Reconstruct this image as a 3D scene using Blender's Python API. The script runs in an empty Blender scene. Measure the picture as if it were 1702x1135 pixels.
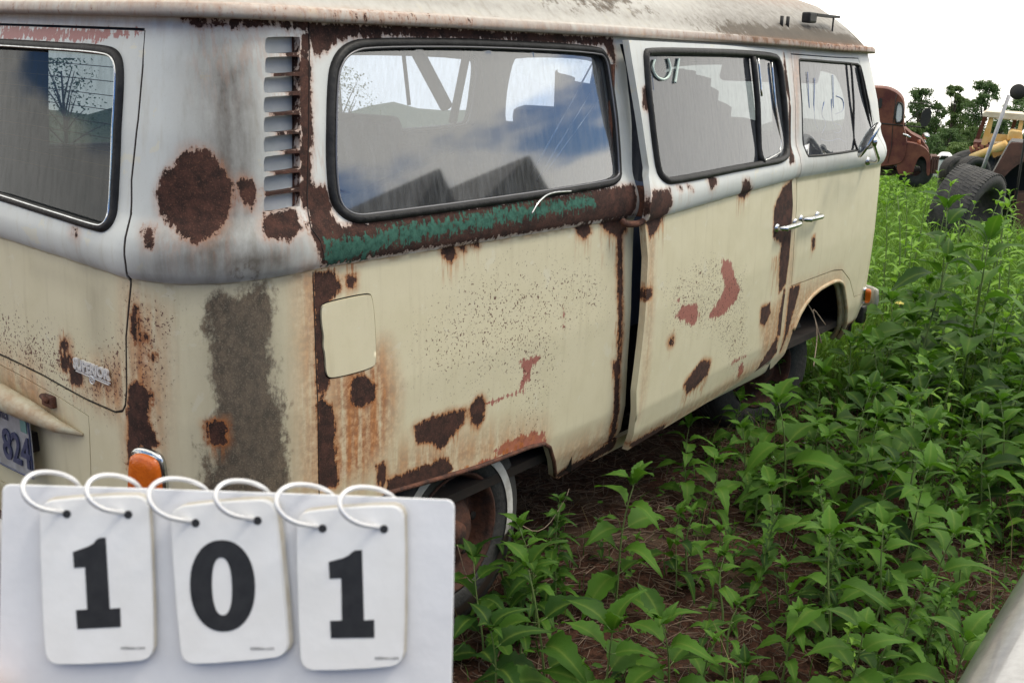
import bpy, bmesh, math, random
import numpy as np
from mathutils import Vector, Matrix
from mathutils.geometry import delaunay_2d_cdt
R = math.radians
random.seed(7); RNG = np.random.RandomState(11)
SC = bpy.context.scene
COL = SC.collection

# ------------------------------------------------------------------ camera
W, H = 1702.0, 1135.0
FPX = 1747.74
CP = np.array([-1.2543, -1.8294, 1.6114])
yaw, pitch, roll = R(38.061), R(-15.060), R(1.4524)
FW = np.array([math.cos(pitch)*math.cos(yaw), math.cos(pitch)*math.sin(yaw), math.sin(pitch)])
_r = np.cross(FW, [0, 0, 1]); _r /= np.linalg.norm(_r); _u = np.cross(_r, FW)
RT = math.cos(roll)*_r + math.sin(roll)*_u
UP = -math.sin(roll)*_r + math.cos(roll)*_u
cam = bpy.data.cameras.new('camera'); camo = bpy.data.objects.new('camera', cam); COL.objects.link(camo)
M = Matrix([[RT[0], UP[0], -FW[0], CP[0]], [RT[1], UP[1], -FW[1], CP[1]], [RT[2], UP[2], -FW[2], CP[2]], [0, 0, 0, 1]])
camo.matrix_world = M
cam.sensor_width = 36; cam.lens = 36*FPX/W; cam.clip_start = .02; cam.clip_end = 6000
cam.dof.use_dof = True; cam.dof.focus_distance = 3.0; cam.dof.aperture_fstop = 24
SC.camera = camo

# ------------------------------------------------------------------ sky, sun, exposure
wd = bpy.data.worlds.new('World'); SC.world = wd; wd.use_nodes = True
N = wd.node_tree.nodes; L = wd.node_tree.links; N.clear()
out = N.new('ShaderNodeOutputWorld'); bg = N.new('ShaderNodeBackground')
sky = N.new('ShaderNodeTexSky'); sky.sky_type = 'NISHITA'; sky.sun_disc = False
SUN_EL, SUN_AZ = R(58), R(-50)          # azimuth measured from +x towards +y
sky.ozone_density = 3.5; sky.dust_density = .3; sky.air_density = 1.2; sky.sun_elevation = SUN_EL; sky.sun_rotation = R(90)-SUN_AZ
bg.inputs['Strength'].default_value = 0.12
tc = N.new('ShaderNodeTexCoord')
mp = N.new('ShaderNodeMapping'); mp.inputs['Scale'].default_value = (1, 1, 2.2)
L.new(tc.outputs['Generated'], mp.inputs['Vector'])
nz = N.new('ShaderNodeTexNoise'); nz.inputs['Scale'].default_value = 2.6; nz.inputs['Detail'].default_value = 9; nz.inputs['Roughness'].default_value = .55
L.new(mp.outputs['Vector'], nz.inputs['Vector'])
dp = N.new('ShaderNodeVectorMath'); dp.operation = 'DOT_PRODUCT'; dp.inputs[1].default_value = (.62, .62, .25)
L.new(tc.outputs['Generated'], dp.inputs[0])
ma = N.new('ShaderNodeMath'); ma.operation = 'MULTIPLY_ADD'; ma.inputs[1].default_value = .26
L.new(dp.outputs['Value'], ma.inputs[0]); L.new(nz.outputs['Fac'], ma.inputs[2])
mr = N.new('ShaderNodeMapRange'); mr.interpolation_type = 'SMOOTHSTEP'
mr.inputs['From Min'].default_value = .48; mr.inputs['From Max'].default_value = .56
sx_ = N.new('ShaderNodeSeparateXYZ'); L.new(tc.outputs['Generated'], sx_.inputs[0])
hz = N.new('ShaderNodeMapRange'); hz.inputs['From Min'].default_value = .02; hz.inputs['From Max'].default_value = .17; hz.inputs['To Min'].default_value = .10; hz.inputs['To Max'].default_value = 0
L.new(sx_.outputs['Z'], hz.inputs['Value']); ad = N.new('ShaderNodeMath'); L.new(ma.outputs[0], ad.inputs[0]); L.new(hz.outputs[0], ad.inputs[1])
hi = N.new('ShaderNodeMapRange'); hi.inputs['From Min'].default_value = .38; hi.inputs['From Max'].default_value = .60; hi.inputs['To Min'].default_value = 0; hi.inputs['To Max'].default_value = .30
L.new(sx_.outputs['Z'], hi.inputs['Value']); ad2 = N.new('ShaderNodeMath'); L.new(ad.outputs[0], ad2.inputs[0]); L.new(hi.outputs[0], ad2.inputs[1]); L.new(ad2.outputs[0], mr.inputs['Value'])
mx = N.new('ShaderNodeMix'); mx.data_type = 'RGBA'
bl = N.new('ShaderNodeMix'); bl.data_type = 'RGBA'; bl.blend_type = 'MULTIPLY'; bl.inputs['Factor'].default_value = 1; bl.inputs['B'].default_value = (.62, .80, 1.15, 1)
L.new(sky.outputs['Color'], bl.inputs['A']); L.new(mr.outputs['Result'], mx.inputs['Factor']); L.new(bl.outputs['Result'], mx.inputs['A'])
mx.inputs['B'].default_value = (18.0, 17.3, 15.9, 1)
L.new(mx.outputs['Result'], bg.inputs['Color']); L.new(bg.outputs[0], out.inputs['Surface'])
sl = bpy.data.lights.new('sun', 'SUN'); so = bpy.data.objects.new('sun', sl); COL.objects.link(so)
sl.energy = 2.0; sl.angle = R(14); sl.color = (1, .93, .82)
sd = Vector((math.cos(SUN_EL)*math.cos(SUN_AZ), math.cos(SUN_EL)*math.sin(SUN_AZ), math.sin(SUN_EL)))
so.rotation_euler = sd.to_track_quat('Z', 'Y').to_euler(); so.location = (0, 0, 30)
SC.view_settings.view_transform = 'Standard'; SC.view_settings.look = 'None'
SC.view_settings.exposure = -0.14; SC.view_settings.gamma = 1
SC.render.engine = 'CYCLES'
SC.cycles.max_bounces = 8; SC.cycles.transparent_max_bounces = 24

# ------------------------------------------------------------------ helpers
def ray(u, v):
    d = FW + (u-W/2)/FPX*RT - (v-H/2)/FPX*UP
    return d
def proj(X):
    d = np.asarray(X, float)-CP; z = d@FW
    return np.stack([W/2+FPX*(d@RT)/z, H/2-FPX*(d@UP)/z], -1), z
def terrain(x, y):
    x = np.asarray(x, float); y = np.asarray(y, float)
    d = (x*.95+y*.3)-6.5
    g = np.where(d > 0, -.088*(np.sqrt(d*d+9)-3), 0)
    g = g+.024*np.maximum(0, d-60)-.06*np.maximum(0, y-4-.5*np.maximum(0, x-4))
    bump = .025*np.sin(x*1.7+y*.6)*np.cos(y*1.3-x*.4)+.012*np.sin(x*4.1)*np.sin(y*3.7+1)
    return g+bump-.09
def GR(u, v):
    d = ray(u, v); k = (0-CP[2])/d[2]
    for _ in range(60):
        p = CP+k*d; h = terrain(p[0], p[1]); k += (h-p[2])/d[2]*.7
    p = CP+k*d
    return np.array([p[0], p[1], float(terrain(p[0], p[1]))])
def atdist(u, v, dist):
    d = ray(u, v); d = d/np.linalg.norm(d[:2])
    return CP+d*dist
def onplane(u, v, p0, n):
    d = ray(u, v); n = np.asarray(n, float); p0 = np.asarray(p0, float)
    return CP+d*(((p0-CP)@n)/(d@n))
def link(name, me, mat=None, parent=None):
    o = bpy.data.objects.new(name, me); COL.objects.link(o)
    if mat is not None:
        for m in (mat if isinstance(mat, (list, tuple)) else [mat]): me.materials.append(m)
    if parent is not None: o.parent = parent
    return o
def pymesh(name, V, F, mat=None, parent=None, smooth=False, fmat=None):
    me = bpy.data.meshes.new(name); me.from_pydata([tuple(map(float, v)) for v in V], [], [tuple(map(int, f)) for f in F])
    if smooth: me.polygons.foreach_set('use_smooth', [True]*len(me.polygons))
    o = link(name, me, mat, parent)
    if fmat is not None: me.polygons.foreach_set('material_index', fmat)
    me.update(); return o
def empty(name, loc=(0, 0, 0), rz=0):
    o = bpy.data.objects.new(name, None); o.empty_display_size = .2; o.location = loc; o.rotation_euler = (0, 0, rz)
    COL.objects.link(o); return o
def tag(o, label=None, cat=None, group=None, kind=None):
    if label: o['label'] = label
    if cat: o['category'] = cat
    if group: o['group'] = group
    if kind: o['kind'] = kind
    return o
class MB:
    def __init__(s): s.V = []; s.F = []; s.M = []
    def add(s, V, F, m=0):
        b = len(s.V); s.V += [tuple(map(float, v)) for v in V]; s.F += [tuple(int(i)+b for i in f) for f in F]; s.M += [m]*len(F); return s
    def box(s, c, d, rot=None, m=0, bev=0):
        bm = bmesh.new(); bmesh.ops.create_cube(bm, size=1)
        for v in bm.verts: v.co = Vector((v.co.x*d[0], v.co.y*d[1], v.co.z*d[2]))
        if bev: bmesh.ops.bevel(bm, geom=bm.edges[:], offset=bev, segments=2, affect='EDGES', profile=.6)
        if rot is not None: bmesh.ops.transform(bm, matrix=rot.to_4x4(), verts=bm.verts)
        bm.verts.index_update()
        s.add([v.co+Vector(c) for v in bm.verts], [[v.index for v in f.verts] for f in bm.faces], m); bm.free(); return s
    def tube(s, P, r, n=8, m=0, closed=False, cap=True):
        P = [np.asarray(p, float) for p in P]; k = len(P)
        rr = r if hasattr(r, '__len__') else [r]*k
        V = []; prev = None
        for i, p in enumerate(P):
            a = P[(i-1) % k] if (closed or i > 0) else P[i]; b = P[(i+1) % k] if (closed or i < k-1) else P[i]
            t = b-a; t = t/(np.linalg.norm(t)+1e-12)
            if prev is None:
                q = np.array([0, 0, 1.]) if abs(t[2]) < .9 else np.array([1., 0, 0])
            else: q = prev
            x = q-t*(q@t); x /= np.linalg.norm(x)+1e-12; prev = x; y = np.cross(t, x)
            for j in range(n):
                a_ = 2*math.pi*j/n; V.append(p+rr[i]*(math.cos(a_)*x+math.sin(a_)*y))
        F = []
        for i in range(k if closed else k-1):
            i2 = (i+1) % k
            for j in range(n): F.append((i*n+j, i*n+(j+1) % n, i2*n+(j+1) % n, i2*n+j))
        if cap and not closed: F.append(tuple(range(n))[::-1]); F.append(tuple((k-1)*n+j for j in range(n)))
        return s.add(V, F, m)
    def lathe(s, prof, c, axis, n=40, m=0, mats=None):
        # prof: list of (radius, along)
        ax = np.asarray(axis, float); ax /= np.linalg.norm(ax)
        q = np.array([0, 0, 1.]) if abs(ax[2]) < .9 else np.array([1., 0, 0])
        x = q-ax*(q@ax); x /= np.linalg.norm(x); y = np.cross(ax, x); c = np.asarray(c, float)
        V = []; F = []; b = len(s.V)
        for (r_, a_) in prof:
            for j in range(n):
                t = 2*math.pi*j/n; V.append(c+ax*a_+r_*(math.cos(t)*x+math.sin(t)*y))
        k = len(prof)
        for i in range(k-1):
            for j in range(n): F.append((i*n+j, i*n+(j+1) % n, (i+1)*n+(j+1) % n, (i+1)*n+j))
        return s.add(V, F, m)
    def prism(s, poly, ext, m=0):
        # poly: 3D points (planar), ext: 3D extrusion vector
        poly = [np.asarray(p, float) for p in poly]; n = len(poly); e = np.asarray(ext, float)
        V = poly+[p+e for p in poly]
        F = [tuple(range(n))[::-1], tuple(range(n, 2*n))]+[(i, (i+1) % n, n+(i+1) % n, n+i) for i in range(n)]
        return s.add(V, F, m)
    def build(s, name, mat, parent=None, smooth=False, auto=None):
        o = pymesh(name, s.V, s.F, mat, parent, smooth, s.M if isinstance(mat, (list, tuple)) else None)
        bm = bmesh.new(); bm.from_mesh(o.data); bmesh.ops.recalc_face_normals(bm, faces=bm.faces)
        if auto:
            for e in bm.edges:
                if len(e.link_faces) == 2 and e.calc_face_angle(0) > R(auto): e.smooth = False
            for f in bm.faces: f.smooth = True
        bm.to_mesh(o.data); bm.free(); return o
def chaikin(P, n=2, closed=True):
    P = [np.asarray(p, float) for p in P]
    for _ in range(n):
        Q = []
        for i in range(len(P) if closed else len(P)-1):
            a, b = P[i], P[(i+1) % len(P)]; Q += [a*.75+b*.25, a*.25+b*.75]
        if not closed: Q = [P[0]]+Q+[P[-1]]
        P = Q
    return P
def resample(P, step, closed=True):
    P = [np.asarray(p, float) for p in P]; Q = []
    for i in range(len(P) if closed else len(P)-1):
        a, b = P[i], P[(i+1) % len(P)]; n = max(1, int(math.ceil(np.linalg.norm(b-a)/step)))
        for k in range(n): Q.append(a+(b-a)*k/n)
    if not closed: Q.append(P[-1])
    return np.array(Q)

# ------------------------------------------------------------------ materials
def mat(name, base=(.5, .5, .5), rough=.6, metal=0, noise=None, bump=0, bscale=60, spec=.5, col2=None, nscale=8, detail=6):
    m = bpy.data.materials.new(name); m.use_nodes = True
    nt = m.node_tree; b = nt.nodes['Principled BSDF']
    b.inputs['Base Color'].default_value = (*base, 1); b.inputs['Roughness'].default_value = rough
    b.inputs['Metallic'].default_value = metal; b.inputs['Specular IOR Level'].default_value = spec
    t = nt.nodes.new('ShaderNodeTexCoord')
    if col2 is not None:
        n = nt.nodes.new('ShaderNodeTexNoise'); n.inputs['Scale'].default_value = nscale; n.inputs['Detail'].default_value = detail; n.inputs['Roughness'].default_value = .65
        nt.links.new(t.outputs['Object'], n.inputs['Vector'])
        r = nt.nodes.new('ShaderNodeValToRGB'); r.color_ramp.elements[0].position = .38; r.color_ramp.elements[1].position = .62
        r.color_ramp.elements[0].color = (*base, 1); r.color_ramp.elements[1].color = (*col2, 1)
        nt.links.new(n.outputs['Fac'], r.inputs['Fac']); nt.links.new(r.outputs['Color'], b.inputs['Base Color'])
    if bump:
        n2 = nt.nodes.new('ShaderNodeTexNoise'); n2.inputs['Scale'].default_value = bscale; n2.inputs['Detail'].default_value = 5
        nt.links.new(t.outputs['Object'], n2.inputs['Vector'])
        bp = nt.nodes.new('ShaderNodeBump'); bp.inputs['Strength'].default_value = bump; bp.inputs['Distance'].default_value = .01
        nt.links.new(n2.outputs['Fac'], bp.inputs['Height']); nt.links.new(bp.outputs['Normal'], b.inputs['Normal'])
    return m
class NB:   # tiny node builder
    def __init__(s, nt): s.nt = nt
    def n(s, t, **k):
        x = s.nt.nodes.new(t)
        for a, b in k.items(): setattr(x, a, b)
        return x
    def put(s, sock, v):
        if isinstance(v, bpy.types.NodeSocket): s.nt.links.new(v, sock)
        elif isinstance(v, tuple) and len(v) == 3 and sock.type == 'RGBA': sock.default_value = (*v, 1)
        else: sock.default_value = v
    def math(s, op, a, b=0, c=None, clamp=False):
        x = s.n('ShaderNodeMath', operation=op); x.use_clamp = clamp
        s.put(x.inputs[0], a); s.put(x.inputs[1], b)
        if c is not None: s.put(x.inputs[2], c)
        return x.outputs[0]
    def attr(s, name): return s.n('ShaderNodeAttribute', attribute_name=name).outputs['Fac']
    def noise(s, vec, scale, detail=4, rough=.6, dist=0):
        x = s.n('ShaderNodeTexNoise'); s.put(x.inputs['Vector'], vec); x.inputs['Scale'].default_value = scale
        x.inputs['Detail'].default_value = detail; x.inputs['Roughness'].default_value = rough; x.inputs['Distortion'].default_value = dist
        return x.outputs['Fac']
    def scale(s, vec, sc):
        x = s.n('ShaderNodeMapping'); s.put(x.inputs['Vector'], vec); x.inputs['Scale'].default_value = sc; return x.outputs['Vector']
    def step(s, v, a, b):
        x = s.n('ShaderNodeMapRange', interpolation_type='SMOOTHSTEP'); s.put(x.inputs['Value'], v)
        s.put(x.inputs['From Min'], a); s.put(x.inputs['From Max'], b); return x.outputs['Result']
    def mix(s, f, a, b):
        x = s.n('ShaderNodeMix', data_type='RGBA'); s.put(x.inputs['Factor'], f); s.put(x.inputs['A'], a); s.put(x.inputs['B'], b); return x.outputs['Result']

def paint_material(name, cream=(.645, .595, .425), white=(.60, .62, .595)):
    m = bpy.data.materials.new(name); m.use_nodes = True; nt = m.node_tree; b = NB(nt); P = nt.nodes['Principled BSDF']
    O = b.n('ShaderNodeTexCoord').outputs['Object']
    n_f = b.noise(O, 55, 6, .7); n_c = b.noise(O, 9, 4); n_ff = b.noise(O, 260, 3, .6)
    n_v = b.noise(b.scale(O, (60, 60, 4)), 1.6, 4, .6)       # vertical streaks
    n_v2 = b.noise(b.scale(O, (25, 25, 2.0)), 1.5, 4, .6)
    rs = b.attr('rust'); drip = b.attr('drip'); stain = b.attr('stain'); grime = b.attr('grime')
    red = b.attr('red'); green = b.attr('green'); spk = b.attr('spk'); veil = b.attr('veil'); wh = b.attr('white')
    edge = b.math('MULTIPLY_ADD', b.math('SUBTRACT', n_f, .47), .040, b.math('MULTIPLY', b.math('SUBTRACT', n_v, .44), .032))
    rmod = b.math('ADD', rs, edge)
    # paint
    base = b.mix(b.step(wh, -.001, .001), cream, white)
    base = b.mix(b.math('MULTIPLY', b.step(n_c, .35, .75), .28), base, b.mix(b.step(wh, -.001, .001), (.50, .45, .28), (.47, .50, .50)))
    base = b.mix(b.math('MULTIPLY', b.step(n_v2, .52, .75), .22), base, (.36, .30, .18))
    base = b.mix(b.math('MULTIPLY', b.step(n_ff, .58, .72), .15), base, (.30, .26, .18))
    chip = b.noise(O, 14, 7, .62, .6)
    base = b.mix(b.math('MULTIPLY', b.step(chip, .635, .642), .55), base, (.66, .63, .50))
    # red primer
    rp = b.math('ADD', red, b.math('ADD', b.math('MULTIPLY', b.math('SUBTRACT', n_f, .5), .05), b.math('MULTIPLY', b.math('SUBTRACT', n_v, .5), .05)))
    base = b.mix(b.math('MULTIPLY', b.step(rp, -.001, .002), .93), base, b.mix(n_ff, (.30, .075, .065), (.38, .15, .13)))
    # grime
    gn = b.noise(b.scale(O, (1.2, 1.2, .8)), 42, 8, .75)
    gv = b.noise(b.scale(O, (22, 22, 1.6)), 1.4, 5, .6)
    gl = b.noise(b.scale(O, (1, 1, .7)), 16, 6, .7)
    gm = b.math('ADD', grime, b.math('ADD', b.math('MULTIPLY', b.math('SUBTRACT', gn, .5), .7), b.math('ADD', b.math('MULTIPLY', b.math('SUBTRACT', gl, .5), 1.3), b.math('MULTIPLY', b.math('SUBTRACT', gv, .5), .5))))
    gfac = b.math('MULTIPLY', b.step(gm, .40, .68), .94)
    base = b.mix(gfac, base, b.mix(b.math('MULTIPLY', b.step(n_ff, .54, .64), .45), b.mix(b.step(gn, .38, .64), (.022, .014, .010), (.15, .105, .068)), (.32, .27, .19)))
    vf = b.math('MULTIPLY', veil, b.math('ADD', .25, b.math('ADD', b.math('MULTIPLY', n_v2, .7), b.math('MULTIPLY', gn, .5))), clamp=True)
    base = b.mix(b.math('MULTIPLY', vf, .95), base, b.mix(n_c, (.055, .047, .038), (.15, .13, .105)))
    # stains: halo, drips, orange wash
    halo = b.step(b.math('ADD', rs, b.math('MULTIPLY', b.math('SUBTRACT', n_c, .5), .05)), -.030, .004)
    dr = b.math('MULTIPLY', b.math('MULTIPLY', drip, b.math('SUBTRACT', 1, b.math('MULTIPLY', b.step(wh, -.001, .001), .72))), b.step(n_v, .46, .60))
    st = b.math('MULTIPLY', stain, b.step(b.math('ADD', n_v2, b.math('MULTIPLY', b.math('SUBTRACT', n_f, .5), .7)), .18, .60))
    of = b.math('MAXIMUM', b.math('MAXIMUM', b.math('MULTIPLY', halo, b.math('SUBTRACT', .68, b.math('MULTIPLY', b.step(wh, -.001, .001), .40))), b.math('MULTIPLY', dr, .9)), st, clamp=True)
    base = b.mix(of, base, b.mix(b.step(n_f, .35, .65), (.50, .17, .032), (.25, .070, .016)))
    # specks
    sp = b.math('MULTIPLY', spk, b.step(b.math('MULTIPLY_ADD', b.math('SUBTRACT', n_f, .5), .5, b.noise(O, 150, 2, .6)), b.math('SUBTRACT', .72, b.math('MULTIPLY', spk, .13)), b.math('SUBTRACT', .735, b.math('MULTIPLY', spk, .13))))
    base = b.mix(b.math('MULTIPLY', sp, 1.6, clamp=True), base, (.11, .045, .035))
    # rust
    rmask = b.step(rmod, -.0012, .0012)
    rc = b.mix(b.step(b.noise(O, 30, 8, .7), .35, .68), (.020, .010, .008), (.072, .030, .021))
    rc = b.mix(b.math('MULTIPLY', b.step(n_ff, .56, .68), .45), rc, (.16, .075, .046))
    ring_ = b.math('MULTIPLY', b.step(rmod, -.008, -.001), b.math('SUBTRACT', .85, b.math('MULTIPLY', b.step(wh, -.001, .001), .45)))
    base = b.mix(ring_, base, b.mix(n_v, (.16, .045, .014), (.42, .16, .05)))
    # green paint over rust
    gp = b.math('ADD', green, b.math('ADD', b.math('MULTIPLY', b.math('SUBTRACT', n_f, .5), .10), b.math('MULTIPLY', b.math('SUBTRACT', n_v, .54), .085)))
    rc = b.mix(b.math('MULTIPLY', b.step(gp, -.003, .003), .9), rc, b.mix(b.step(n_f, .3, .7), (.006, .060, .042), (.045, .15, .11)))
    base = b.mix(rmask, base, rc)
    nt.links.new(base, P.inputs['Base Color'])
    ro = b.math('ADD', .36, b.math('MULTIPLY', b.math('MAXIMUM', rmask, gfac), .5)); nt.links.new(b.math('ADD', ro, b.math('MULTIPLY', n_c, .15)), P.inputs['Roughness'])
    P.inputs['Specular IOR Level'].default_value = .42
    hgt = b.math('ADD', b.math('MULTIPLY_ADD', rmask, -1.0, b.math('MULTIPLY', b.noise(O, 2.3, 2), 6.0)), b.math('ADD', b.math('MULTIPLY', n_ff, b.math('ADD', .06, b.math('MULTIPLY', b.math('MAXIMUM', rmask, gfac), .6))), b.math('MULTIPLY', n_c, .35)))
    bp = b.n('ShaderNodeBump'); bp.inputs['Strength'].default_value = .55; bp.inputs['Distance'].default_value = .0022
    nt.links.new(hgt, bp.inputs['Height']); nt.links.new(bp.outputs['Normal'], P.inputs['Normal'])
    return m

def glass_material(name, dust=.25, tint=(.8, .85, .88), dcol=(.42, .44, .45), refl=1.0, streak=1.0, lo=.02):
    m = bpy.data.materials.new(name); m.use_nodes = True; nt = m.node_tree; b = NB(nt); nt.nodes.remove(nt.nodes['Principled BSDF'])
    o = nt.nodes['Material Output']; O = b.n('ShaderNodeTexCoord').outputs['Object']
    tr = b.n('ShaderNodeBsdfTransparent'); tr.inputs['Color'].default_value = (*tint, 1)
    gl = b.n('ShaderNodeBsdfGlossy'); gl.inputs['Roughness'].default_value = .035; gl.inputs['Color'].default_value = (.95, .97, 1, 1)
    df = b.n('ShaderNodeBsdfDiffuse'); df.inputs['Color'].default_value = (*dcol, 1)
    lw = b.n('ShaderNodeLayerWeight'); lw.inputs['Blend'].default_value = .5
    frv = b.math('MULTIPLY_ADD', b.math('POWER', lw.outputs['Facing'], 4.0), .92, .05)
    s1 = b.n('ShaderNodeMixShader'); s2 = b.n('ShaderNodeMixShader')
    nt.links.new(b.math('MULTIPLY', frv, 2.9*refl, clamp=True), s1.inputs[0]); nt.links.new(tr.outputs[0], s1.inputs[1]); nt.links.new(gl.outputs[0], s1.inputs[2])
    v = b.noise(b.scale(O, (38, 38, 2.5)), 1.6, 5, .6); c = b.noise(O, 5, 5, .6); f = b.noise(O, 220, 3)
    d = b.math('MULTIPLY', b.math('ADD', b.math('MULTIPLY', b.step(v, .35, .8), .55*streak), b.math('ADD', b.math('MULTIPLY', c, .6), b.math('MULTIPLY', f, .0))), dust)
    nt.links.new(b.math('ADD', d, lo, clamp=True), s2.inputs[0]); nt.links.new(s1.outputs[0], s2.inputs[1]); nt.links.new(df.outputs[0], s2.inputs[2])
    nt.links.new(s2.outputs[0], o.inputs['Surface'])
    return m
def leaf_material(name, c1, c2, nscale=3, trans=.35):
    m = bpy.data.materials.new(name); m.use_nodes = True; nt = m.node_tree; b = NB(nt); P = nt.nodes['Principled BSDF']; o = nt.nodes['Material Output']
    O = b.n('ShaderNodeTexCoord').outputs['Object']; oi = b.n('ShaderNodeObjectInfo')
    n = b.noise(O, nscale, 3); rnd = b.math('MULTIPLY_ADD', oi.outputs['Random'], .8, b.math('MULTIPLY', n, .7))
    at = b.attr('tone')
    col = b.mix(b.step(b.math('ADD', rnd, b.math('MULTIPLY', at, .7)), .30, 1.55), c1, c2)
    col = b.mix(b.math('MULTIPLY', b.math('POWER', b.attr('rib'), 9.0), .55), col, (c2[0]*1.9+.03, c2[1]*1.25+.03, c2[2]*1.8+.01))
    nt.links.new(col, P.inputs['Base Color']); P.inputs['Roughness'].default_value = .6; P.inputs['Specular IOR Level'].default_value = .18
    nn = b.noise(O, 90, 3); bp = b.n('ShaderNodeBump'); bp.inputs['Strength'].default_value = .25; bp.inputs['Distance'].default_value = .004
    nt.links.new(nn, bp.inputs['Height']); nt.links.new(bp.outputs['Normal'], P.inputs['Normal'])
    t = b.n('ShaderNodeBsdfTranslucent'); nt.links.new(b.mix(.5, col, (c2[0]*1.2, c2[1]*1.3, c2[2]*.5)), t.inputs['Color'])
    s = b.n('ShaderNodeMixShader'); s.inputs[0].default_value = trans
    nt.links.new(P.outputs[0], s.inputs[1]); nt.links.new(t.outputs[0], s.inputs[2]); nt.links.new(s.outputs[0], o.inputs['Surface'])
    return m

PAINT = paint_material('weathered_two_tone_paint')
RUBBER = mat('black_rubber', (.008, .008, .009), .5, spec=.3, bump=.2, bscale=90, col2=(.022, .022, .022), nscale=20)
CHROME = mat('pitted_chrome', (.62, .64, .65), .16, 1, col2=(.40, .41, .41), nscale=35, bump=.05, bscale=200)
DARK = mat('dark_underbody', (.012, .011, .010), .9, col2=(.03, .02, .015))
RUSTM = mat('bare_rust', (.035, .015, .011), .85, col2=(.13, .05, .028), nscale=22, bump=.5, bscale=120)
GLASS = glass_material('dusty_window_glass', .15, (.66, .72, .80), streak=1.5)
GLASS_R = glass_material('grimy_rear_glass', .42, (.34, .38, .37), (.055, .065, .060), .25)
GLASS_D = glass_material('hazy_door_glass', .20, (.62, .66, .70), (.17, .18, .20), .5, lo=.05)
INNER = mat('interior_trim_blue', (.035, .055, .11), .7, col2=(.06, .08, .14), nscale=5)
VINYL = mat('cracked_black_vinyl', (.016, .018, .022), .5, bump=.3, bscale=40, col2=(.03, .032, .036), nscale=12)
GREYF = mat('grey_cloth', (.05, .05, .055), .95, col2=(.085, .085, .09), nscale=7, bump=.3, bscale=90)
AMBER = mat('amber_lens', (.62, .14, .012), .22, col2=(.50, .10, .01), nscale=40, bump=.15, bscale=150)
SEAM = mat('panel_gap_shadow_grime', (.02, .014, .012), .9)

# ------------------------------------------------------------------ van surface: (s along perimeter, w height)
def plan_build():
    pts = []
    for t in np.linspace(0, 1, 20): y = .86-t*(.86-.29); pts.append((-.02*(1-((y-.86)/.57)**2), y))
    for a in np.linspace(0, 90, 40)[1:]:
        c, s_ = math.cos(R(a)), math.sin(R(a)); e = 2/2.25
        pts.append((.34-.34*abs(c)**e, .29-.29*abs(s_)**e))
    i0 = len(pts)-1
    for x in np.linspace(.34, 3.92, 120)[1:]: pts.append((x, 0.0))
    i1 = len(pts)-1
    for a in np.linspace(0, 90, 40)[1:]:
        c, s_ = math.cos(R(a)), math.sin(R(a)); e = 2/2.2
        pts.append((3.92+.42*abs(s_)**e, .42-.42*abs(c)**e))
    for t in np.linspace(0, 1, 16)[1:]: pts.append((4.34+.04*math.sin(t*math.pi/2), .42+t*.44))
    P = np.array(pts); Q = P[::-1][1:].copy(); Q[:, 1] = 1.72-Q[:, 1]
    A = np.vstack([P, Q]); ds = np.r_[0, np.cumsum(np.linalg.norm(np.diff(A, axis=0), axis=1))]
    S = ds-ds[i0]; T = np.gradient(A, axis=0); T /= np.linalg.norm(T, axis=1)[:, None]
    Nn = np.stack([T[:, 1], -T[:, 0]], 1)   # outward
    return A, S, Nn, ds[len(P)-1]-ds[i0]
PA, PS, PN, SFRONT = plan_build()
X0 = .34                                # x = s + X0 on the right flank
SMIN, SMAX = PS[0], PS[-1]
def sleft(x): return 2*SFRONT-(x-X0)     # same station on the far flank
PW = np.array([.20, .30, .36, .45, .60, .80, 1.0, 1.115, 1.128, 1.135, 1.16, 1.19, 1.22, 1.245, 1.27, 1.30, 1.45, 1.60, 1.69, 1.76])
PO = np.array([.10, .045, .022, .006, 0, -.006, -.003, .000, .000, -.012, -.020, -.021, -.014, -.002, .010, .016, .035, .062, .082, .10])
def prof(w): return np.interp(w, PW, PO)
KS = np.array([SMIN, -.6, 3.45, 3.85, SFRONT, 2*SFRONT-3.85, 2*SFRONT-3.45, SMAX]); KV = np.array([1.0, 1, 1, 1.8, 3.6, 1.8, 1, 1])
BS, BV = np.array([-9., 9]), np.array([0., 0]); GS_, GV = np.array([-9., 9]), np.array([0., 0])
def zwarp(s, w):
    b = np.interp(s, BS, BV); g = np.interp(s, GS_, GV)
    return w+np.where(w < 1.13, b*np.clip((w-.45)/.68, 0, 1), b+(g-b)*np.clip((w-1.13)/.56, 0, 1.1))
def surf(s, w, off=0):
    s = np.asarray(s, float); w = np.asarray(w, float)
    x = np.interp(s, PS, PA[:, 0]); y = np.interp(s, PS, PA[:, 1]); nx = np.interp(s, PS, PN[:, 0]); ny = np.interp(s, PS, PN[:, 1])
    p = prof(w); k = np.interp(s, KS, KV); d = np.where(p > .01, .01+(p-.01)*k, p)+off
    l = np.sqrt(nx*nx+ny*ny); nx /= l; ny /= l
    return np.stack([x-nx*d, y-ny*d, zwarp(s, w)], -1)
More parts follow.
